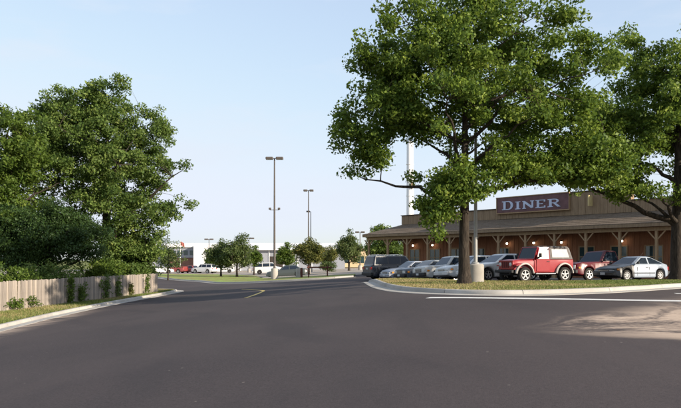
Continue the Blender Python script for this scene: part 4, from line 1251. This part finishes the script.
        MB().hexa([(-0.46, q0 - 0.01*s + e*.2, 1.21), (-1.50, q0 - 0.01*s + e*.2, 1.21), (-1.50, q0 - 0.01*s + e, 1.21), (-0.46, q0 - 0.01*s + e, 1.21), (-0.46, q1 + 0.01*s + e*.2, 1.62), (-1.38, q1 + 0.01*s + e*.2, 1.62), (-1.38, q1 + 0.01*s + e, 1.62), (-0.46, q1 + 0.01*s + e, 1.62)]).build('side_window', M['vinyl'], root)
        mr = MB().cbox(0.36, 0.44, min(s*(hw + 0.09), s*(hw + 0.25)), max(s*(hw + 0.09), s*(hw + 0.25)), 1.22, 1.42, 0.015); mr.box(0.38, 0.42, min(s*(hw + 0.01), s*(hw + 0.1)), max(s*(hw + 0.01), s*(hw + 0.1)), 1.16, 1.25)
        mr.build('mirror', M['black_plastic'], root)
        MB().tube([(-0.55, s*(hw + 0.10), 0.42), (0.62, s*(hw + 0.10), 0.42)], 0.04, 8).build('side_step', M['chrome'], root)
        MB().box(-1.76, -1.722, min(s*0.52, s*0.66), max(s*0.52, s*0.66), 0.78, 0.98).build('tail_light', M['tail'], root)
        for c in (xf, xr): wheel(root, c, s*(hw + 0.0), wr, 0.23, M['rim_white'], 5, s)
    # windscreen
    wf = MB()
    for s in (1, -1): wf.tube([(0.58, s*0.66, 1.13), (0.34, s*0.60, 1.70)], 0.035, 6)
    wf.tube([(0.34, -0.60, 1.70), (0.34, 0.60, 1.70)], 0.035, 6); wf.tube([(0.575, -0.66, 1.15), (0.575, 0.66, 1.15)], 0.03, 6)
    wf.build('windscreen_frame', P_red, root)
    MB().hexa([(0.56, -0.63, 1.16), (0.572, -0.63, 1.16), (0.572, 0.63, 1.16), (0.56, 0.63, 1.16), (0.345, -0.58, 1.68), (0.357, -0.58, 1.68), (0.357, 0.58, 1.68), (0.345, 0.58, 1.68)]).build('windscreen', M['glass'], root)
    MB().loft([[(xx, -yy, z), (xx, -yy + 0.05, z + 0.055), (xx, 0, z + 0.075), (xx, yy - 0.05, z + 0.055), (xx, yy, z)] for xx, yy, z in ((0.33, 0.62, 1.695), (-0.2, 0.635, 1.715), (-0.9, 0.635, 1.71), (-1.45, 0.63, 1.70), (-1.53, 0.61, 1.675))], True, True, True).build('soft_top_roof', soft, root, 40)
    MB().hexa([(-1.72, -hw + 0.03, 1.12), (-1.70, -hw + 0.03, 1.12), (-1.70, hw - 0.03, 1.12), (-1.72, hw - 0.03, 1.12), (-1.54, -hw + 0.1, 1.67), (-1.52, -hw + 0.1, 1.67), (-1.52, hw - 0.1, 1.67), (-1.54, hw - 0.1, 1.67)]).build('rear_window', M['vinyl'], root)
    MB().cbox(1.80, 1.95, -0.70, 0.70, 0.46, 0.60, 0.025).build('front_bumper', M['black_plastic'], root)
    MB().cbox(-1.86, -1.73, -0.66, 0.66, 0.46, 0.58, 0.02).build('rear_bumper', M['black_plastic'], root)
    MB().box(-1.7, 1.82, -0.38, 0.38, 0.34, 0.62).build('chassis', M['under'], root)
    sp = MB().lathe_y([(0.2, -0.11), (0.34, -0.11), (0.37, -0.07), (0.37, 0.07), (0.34, 0.11), (0.2, 0.11), (0.19, 0.05), (0.19, -0.05)], n=24).build('spare_wheel', M['tyre'], root, 40)
    sp.rotation_euler = (0, 0, math.pi/2); sp.location = (-1.86, 0, 1.0)
    return root
offroader(9.75, 34.0, HD)

# far lot cars (small in the picture)
def far_car(label, px, d, head, col, **kw):
    x = (px - 340.5)/680*d
    kw.setdefault('group', 'cars on the lot by the white warehouse')
    return car(label, x, d, head, col, detail=False, off=0.03, **kw)
far_car('white sedan just past the end of the wooden fence', 161, 126, 0.25, P_white)
far_car('red and white pickup on the warehouse lot', 173, 128, 2.9, P_farred, L=5.2, W=1.9, Ht=1.75, wb=3.2, belt=1.1, hood=1.05, nose=0.9, deck=1.1, tail=1.0, gh=(0.8, 0.3, -0.7, -0.85), pillars=(), bed=(-2.55, -0.9, 1.25), wr=0.36, clear=0.3, name='pickup_truck', cat='pickup')
far_car('dull red car between the pickup and the white utility vehicle', 190, 130, 2.6, P_farred, L=4.5)
far_car('white sport utility vehicle on the warehouse lot', 204, 127, 2.75, P_white, L=4.6, W=1.85, Ht=1.75, wb=2.7, belt=1.1, hood=1.0, nose=0.85, deck=1.1, tail=1.0, gh=(0.9, 0.4, -2.1, -2.25), pillars=(-0.05, -1.05), wr=0.36, clear=0.25, name='parked_suv', cat='suv')
far_car('low white sedan between the utility vehicle and the dark tree pair', 222, 132, 0.2, P_white)
far_car('white van behind the tallest lamp post', 268, 116, 0.1, P_white, L=5.2, W=1.95, Ht=2.0, wb=3.1, belt=1.25, hood=1.12, nose=0.92, deck=1.25, tail=1.1, gh=(1.5, 0.9, -2.4, -2.55), pillars=(0.35, -0.9), wr=0.36, clear=0.25, name='parked_van', cat='van')
far_car('grey green sedan parked behind the tallest lamp post', 287, 81.5, math.pi + 0.12, paint('grey_green_paint', (0.045, 0.054, 0.050), 0.3, 0.0, 0.05), L=4.8, W=1.8, Ht=1.42, wb=2.75, group=None)

# ------------------------------------------------------------------ lamp posts
M['pole_metal'] = rough_mat('bronze_pole', (0.10, 0.085, 0.075), 0.5, 0.15, 2.0, 0.4)
M['galvanised'] = rough_mat('galvanised_pole', (0.34, 0.34, 0.33), 0.5, 0.12, 2.0, 0.4)
M['lens'] = rough_mat('lamp_lens', (0.55, 0.55, 0.52), 0.3, 0.05)
def lamp_post(label, px, d, ztop, r0, heads, base_h=0.8, base_r=0.35, box_arms=(), x=None, zoff=0.1, metal='pole_metal', span=0.55, headang=0.0):
    x = (px - 340.5)/680*d if x is None else x
    z = H(x, d) + zoff
    root = empty('lamp_post', (x, d, z), headang); tag(root, label, 'lamp post', 'parking lot lamp posts')
    h = ztop - z
    MB().lathe_z([(base_r, -0.3), (base_r, base_h - 0.05), (base_r - 0.05, base_h)], n=20).build('concrete_base', M['concrete'], root, 40)
    MB().lathe_z([(r0*1.9, base_h), (r0*1.9, base_h + 0.05), (r0, base_h + 0.08), (r0*0.6, h)], n=10).build('pole', M[metal], root, 40)
    for s in heads:
        hd = MB().cbox(min(s*0.15, s*(0.15 + span*1.25)), max(s*0.15, s*(0.15 + span*1.25)), -0.27, 0.27, h - 0.12, h + 0.14, 0.05)
        hd.box(min(s*0.02, s*0.16), max(s*0.02, s*0.16), -0.04, 0.04, h - 0.04, h + 0.04)
        ho = hd.build('lamp_head', M['pole_metal'], root)
        a, b = sorted((s*0.22, s*(0.15 + span*1.15)))
        MB().box(a, b, -0.2, 0.2, h - 0.135, h - 0.122).build('lens', M['lens'], ho)
    for zz in box_arms:
        bx = MB()
        bx.box(-0.5, 0.5, -0.03, 0.03, zz - 0.03, zz + 0.03)
        for s in (-1, 1): bx.cbox(s*0.48 - 0.13, s*0.48 + 0.13, -0.1, 0.1, zz + 0.03, zz + 0.24, 0.03)
        bx.build('floodlight_bar', M['pole_metal'], root)
    return root
lamp_post('tallest lamp post with wide twin head and small floodlight bar on far grass island', 274.5, 72, 13.25, 0.12, (-1, 1), 1.15, 0.36, (8.3 - H(-7, 72) - 0.6 , ), span=0.62)
lamp_post('slender double headed lamp post behind the wooden rail', 308.5, 96, 12.3, 0.11, (-1, 1), 0.7, 0.3, span=0.45)
lamp_post('shorter single lamp post just beside the slender double one', 310.8, 118, 10.9, 0.10, (-1,), 0.7, 0.3, span=0.5)
lamp_post('lamp post with low head rising over the warehouse roof by the dark trees', 209, 138, 6.7, 0.10, (-1, 1), 0.7, 0.3, span=0.6)
lamp_post('lamp post with broad head above the white roof right of the dark trees', 249, 135, 6.8, 0.10, (-1, 1), 0.7, 0.3, span=0.7)
lamp_post('distant lamp post near the diner drive', 360, 110, 7.0, 0.10, (-1, 1), 0.7, 0.3, span=0.5)
lamp_post('lamp post on round concrete base close behind the oak trunk', 475, 29.8, 9.4, 0.085, (-1, 1), 0.82, 0.36, x=5.92, metal='galvanised')

# pale bollard and wooden rail near the sedan
bo = MB().lathe_z([(0.24, -0.1), (0.24, 0.85), (0.2, 0.95)], n=16).build('bollard', M['concrete'], None, 40)
bo.location = (-4.6, 73.5, H(-4.6, 73.5) + 0.12)
tag(bo, 'squat pale concrete bollard near the grey green sedan', 'bollard')
M['redwood'] = rough_mat('dark_red_wood', (0.11, 0.040, 0.030), 0.8, 0.25)
rl = empty('rail_barrier', (-3.35, 69.0, H(-3.35, 69) + 0.12), 0.0)
tag(rl, 'low dark red timber rail on two posts beside the lot drive', 'barrier')
MB().box(-0.05, 2.5, -0.05, 0.05, 0.95, 1.10).build('rail', M['redwood'], rl)
for xx in (0.05, 1.95): MB().box(xx, xx + 0.13, 0.052, 0.18, -0.1, 1.2).build('post', M['redwood'], rl)
po = MB().cbox(-0.12, 0.12, -0.12, 0.12, -0.1, 1.0, 0.02).build('marker_post', M['redwood'])
po.location = (-4.1, 71.5, H(-4.1, 71.5) + 0.12); tag(po, 'short dark red marker post beside the concrete bollard', 'post')

# ------------------------------------------------------------------ far buildings
M['white_metal'] = rough_mat('white_metal_cladding', (0.80, 0.79, 0.77), 0.5, 0.06, 0.3)
M['grey_wall'] = rough_mat('grey_panel', (0.30, 0.31, 0.34), 0.7, 0.1, 0.3)
M['brick'] = rough_mat('brown_brick', (0.22, 0.12, 0.09), 0.85, 0.2, 2.0)
M['tan_wall'] = rough_mat('tan_stucco', (0.56, 0.44, 0.27), 0.8, 0.1, 0.5)
wz = 0.1
wh = empty('warehouse', (-19, 152, wz), 0.0); tag(wh, 'long low white warehouse with grey wall panels across the lot', 'warehouse')
MB().box(-34, 20, 0.5, 40, 0, 5.0).build('wall', M['grey_wall'], wh)
rf = MB(); rf.add([(-34.5, -0.4, 4.9), (21, -0.4, 4.9), (21, 20, 6.7), (-34.5, 20, 6.7), (-34.5, 40, 4.9), (21, 40, 4.9), (-34.5, -0.4, 4.6), (21, -0.4, 4.6)], [(0, 1, 2, 3), (3, 2, 5, 4), (6, 7, 1, 0), (0, 3, 4), (1, 5, 2)])
rf.build('roof', M['white_metal'], wh)
MB().box(-13.0, -5.0, -4.0, 0.45, 0, 5.7).build('entrance_block', M['white_metal'], wh)
MB().box(-19.0, -13.05, -1.5, 0.45, 2.9, 5.2).build('panel', M['grey_wall'], wh)
MB().box(-19.0, -13.05, -1.2, 0.45, 0, 2.88).build('brick_base', M['brick'], wh)
MB().box(-19.6, -12.9, -1.9, 0.3, 5.22, 5.8).build('fascia', M['white_metal'], wh)
for k in range(4):
    MB().box(-18.4 + k*1.35, -17.5 + k*1.35, -1.56, -1.5, 3.5, 4.5).build('window', M['window_glass'], wh)
for k in range(7):
    MB().box(-3.5 + 3.2*k, -3.3 + 3.2*k, 0.38, 0.497, 0, 4.6).build('wall_rib', M['white_metal'], wh)
MB().box(3, 6, 0.40, 0.496, 0, 3.2).build('dock_door', M['trim_dark'], wh)
tb = empty('tan_building', (5.5, 160, 0.8)); tag(tb, 'sunlit tan building behind the round green tree past the diner', 'building')
MB().box(-6.5, 22, 0, 15, 0, 4.0).build('wall', M['tan_wall'], tb)
MB().box(-6.8, 22.3, -0.3, 15.3, 4.003, 4.4).build('roof', M['brick'], tb)
for k in range(5): MB().box(-5 + 3.5*k, -3.4 + 3.5*k, -0.05, 0.05, 1.0, 2.6).build('window', M['window_glass'], tb)
fp = empty('flag_pole', (-34.4, 146, 0.0)); tag(fp, 'thin flag pole with a small red flag before the warehouse', 'flag pole')
MB().lathe_z([(0.09, 0), (0.05, 6.6)], n=8).build('pole', M['white_metal'], fp)
fl = MB(); fl.loft([[(0.05 + 0.09*i, 0.08*math.sin(i*1.3), 5.7 - 0.05*i) for i in range(11)], [(0.05 + 0.08*i, 0.08*math.sin(i*1.3 + .4), 6.5 - 0.04*i) for i in range(11)]], False)
fo = fl.build('flag', rough_mat('red_flag', (0.42, 0.13, 0.11), 0.8, 0.1), fp)

wtw = empty('white_tower', (11.05, 108, 0.6)); tag(wtw, 'tall slim white tower column rising behind the diner roof', 'tower')
MB().lathe_z([(1.3, 0), (0.95, 3.0), (0.58, 7.0), (0.54, 20.4), (0.4, 20.7), (0.03, 20.9)], n=28).build('shaft', M['white_metal'], wtw, 50)
for z in (7.0, 12.0, 17.0): MB().lathe_z([(0.62, z), (0.62, z + 0.12)], n=28).build('flange', M['white_metal'], wtw)
MB().cbox(0.10, 0.62, -0.80, -0.55, 13.2, 14.1, 0.03).build('equipment_box', M['post_wood'], wtw)
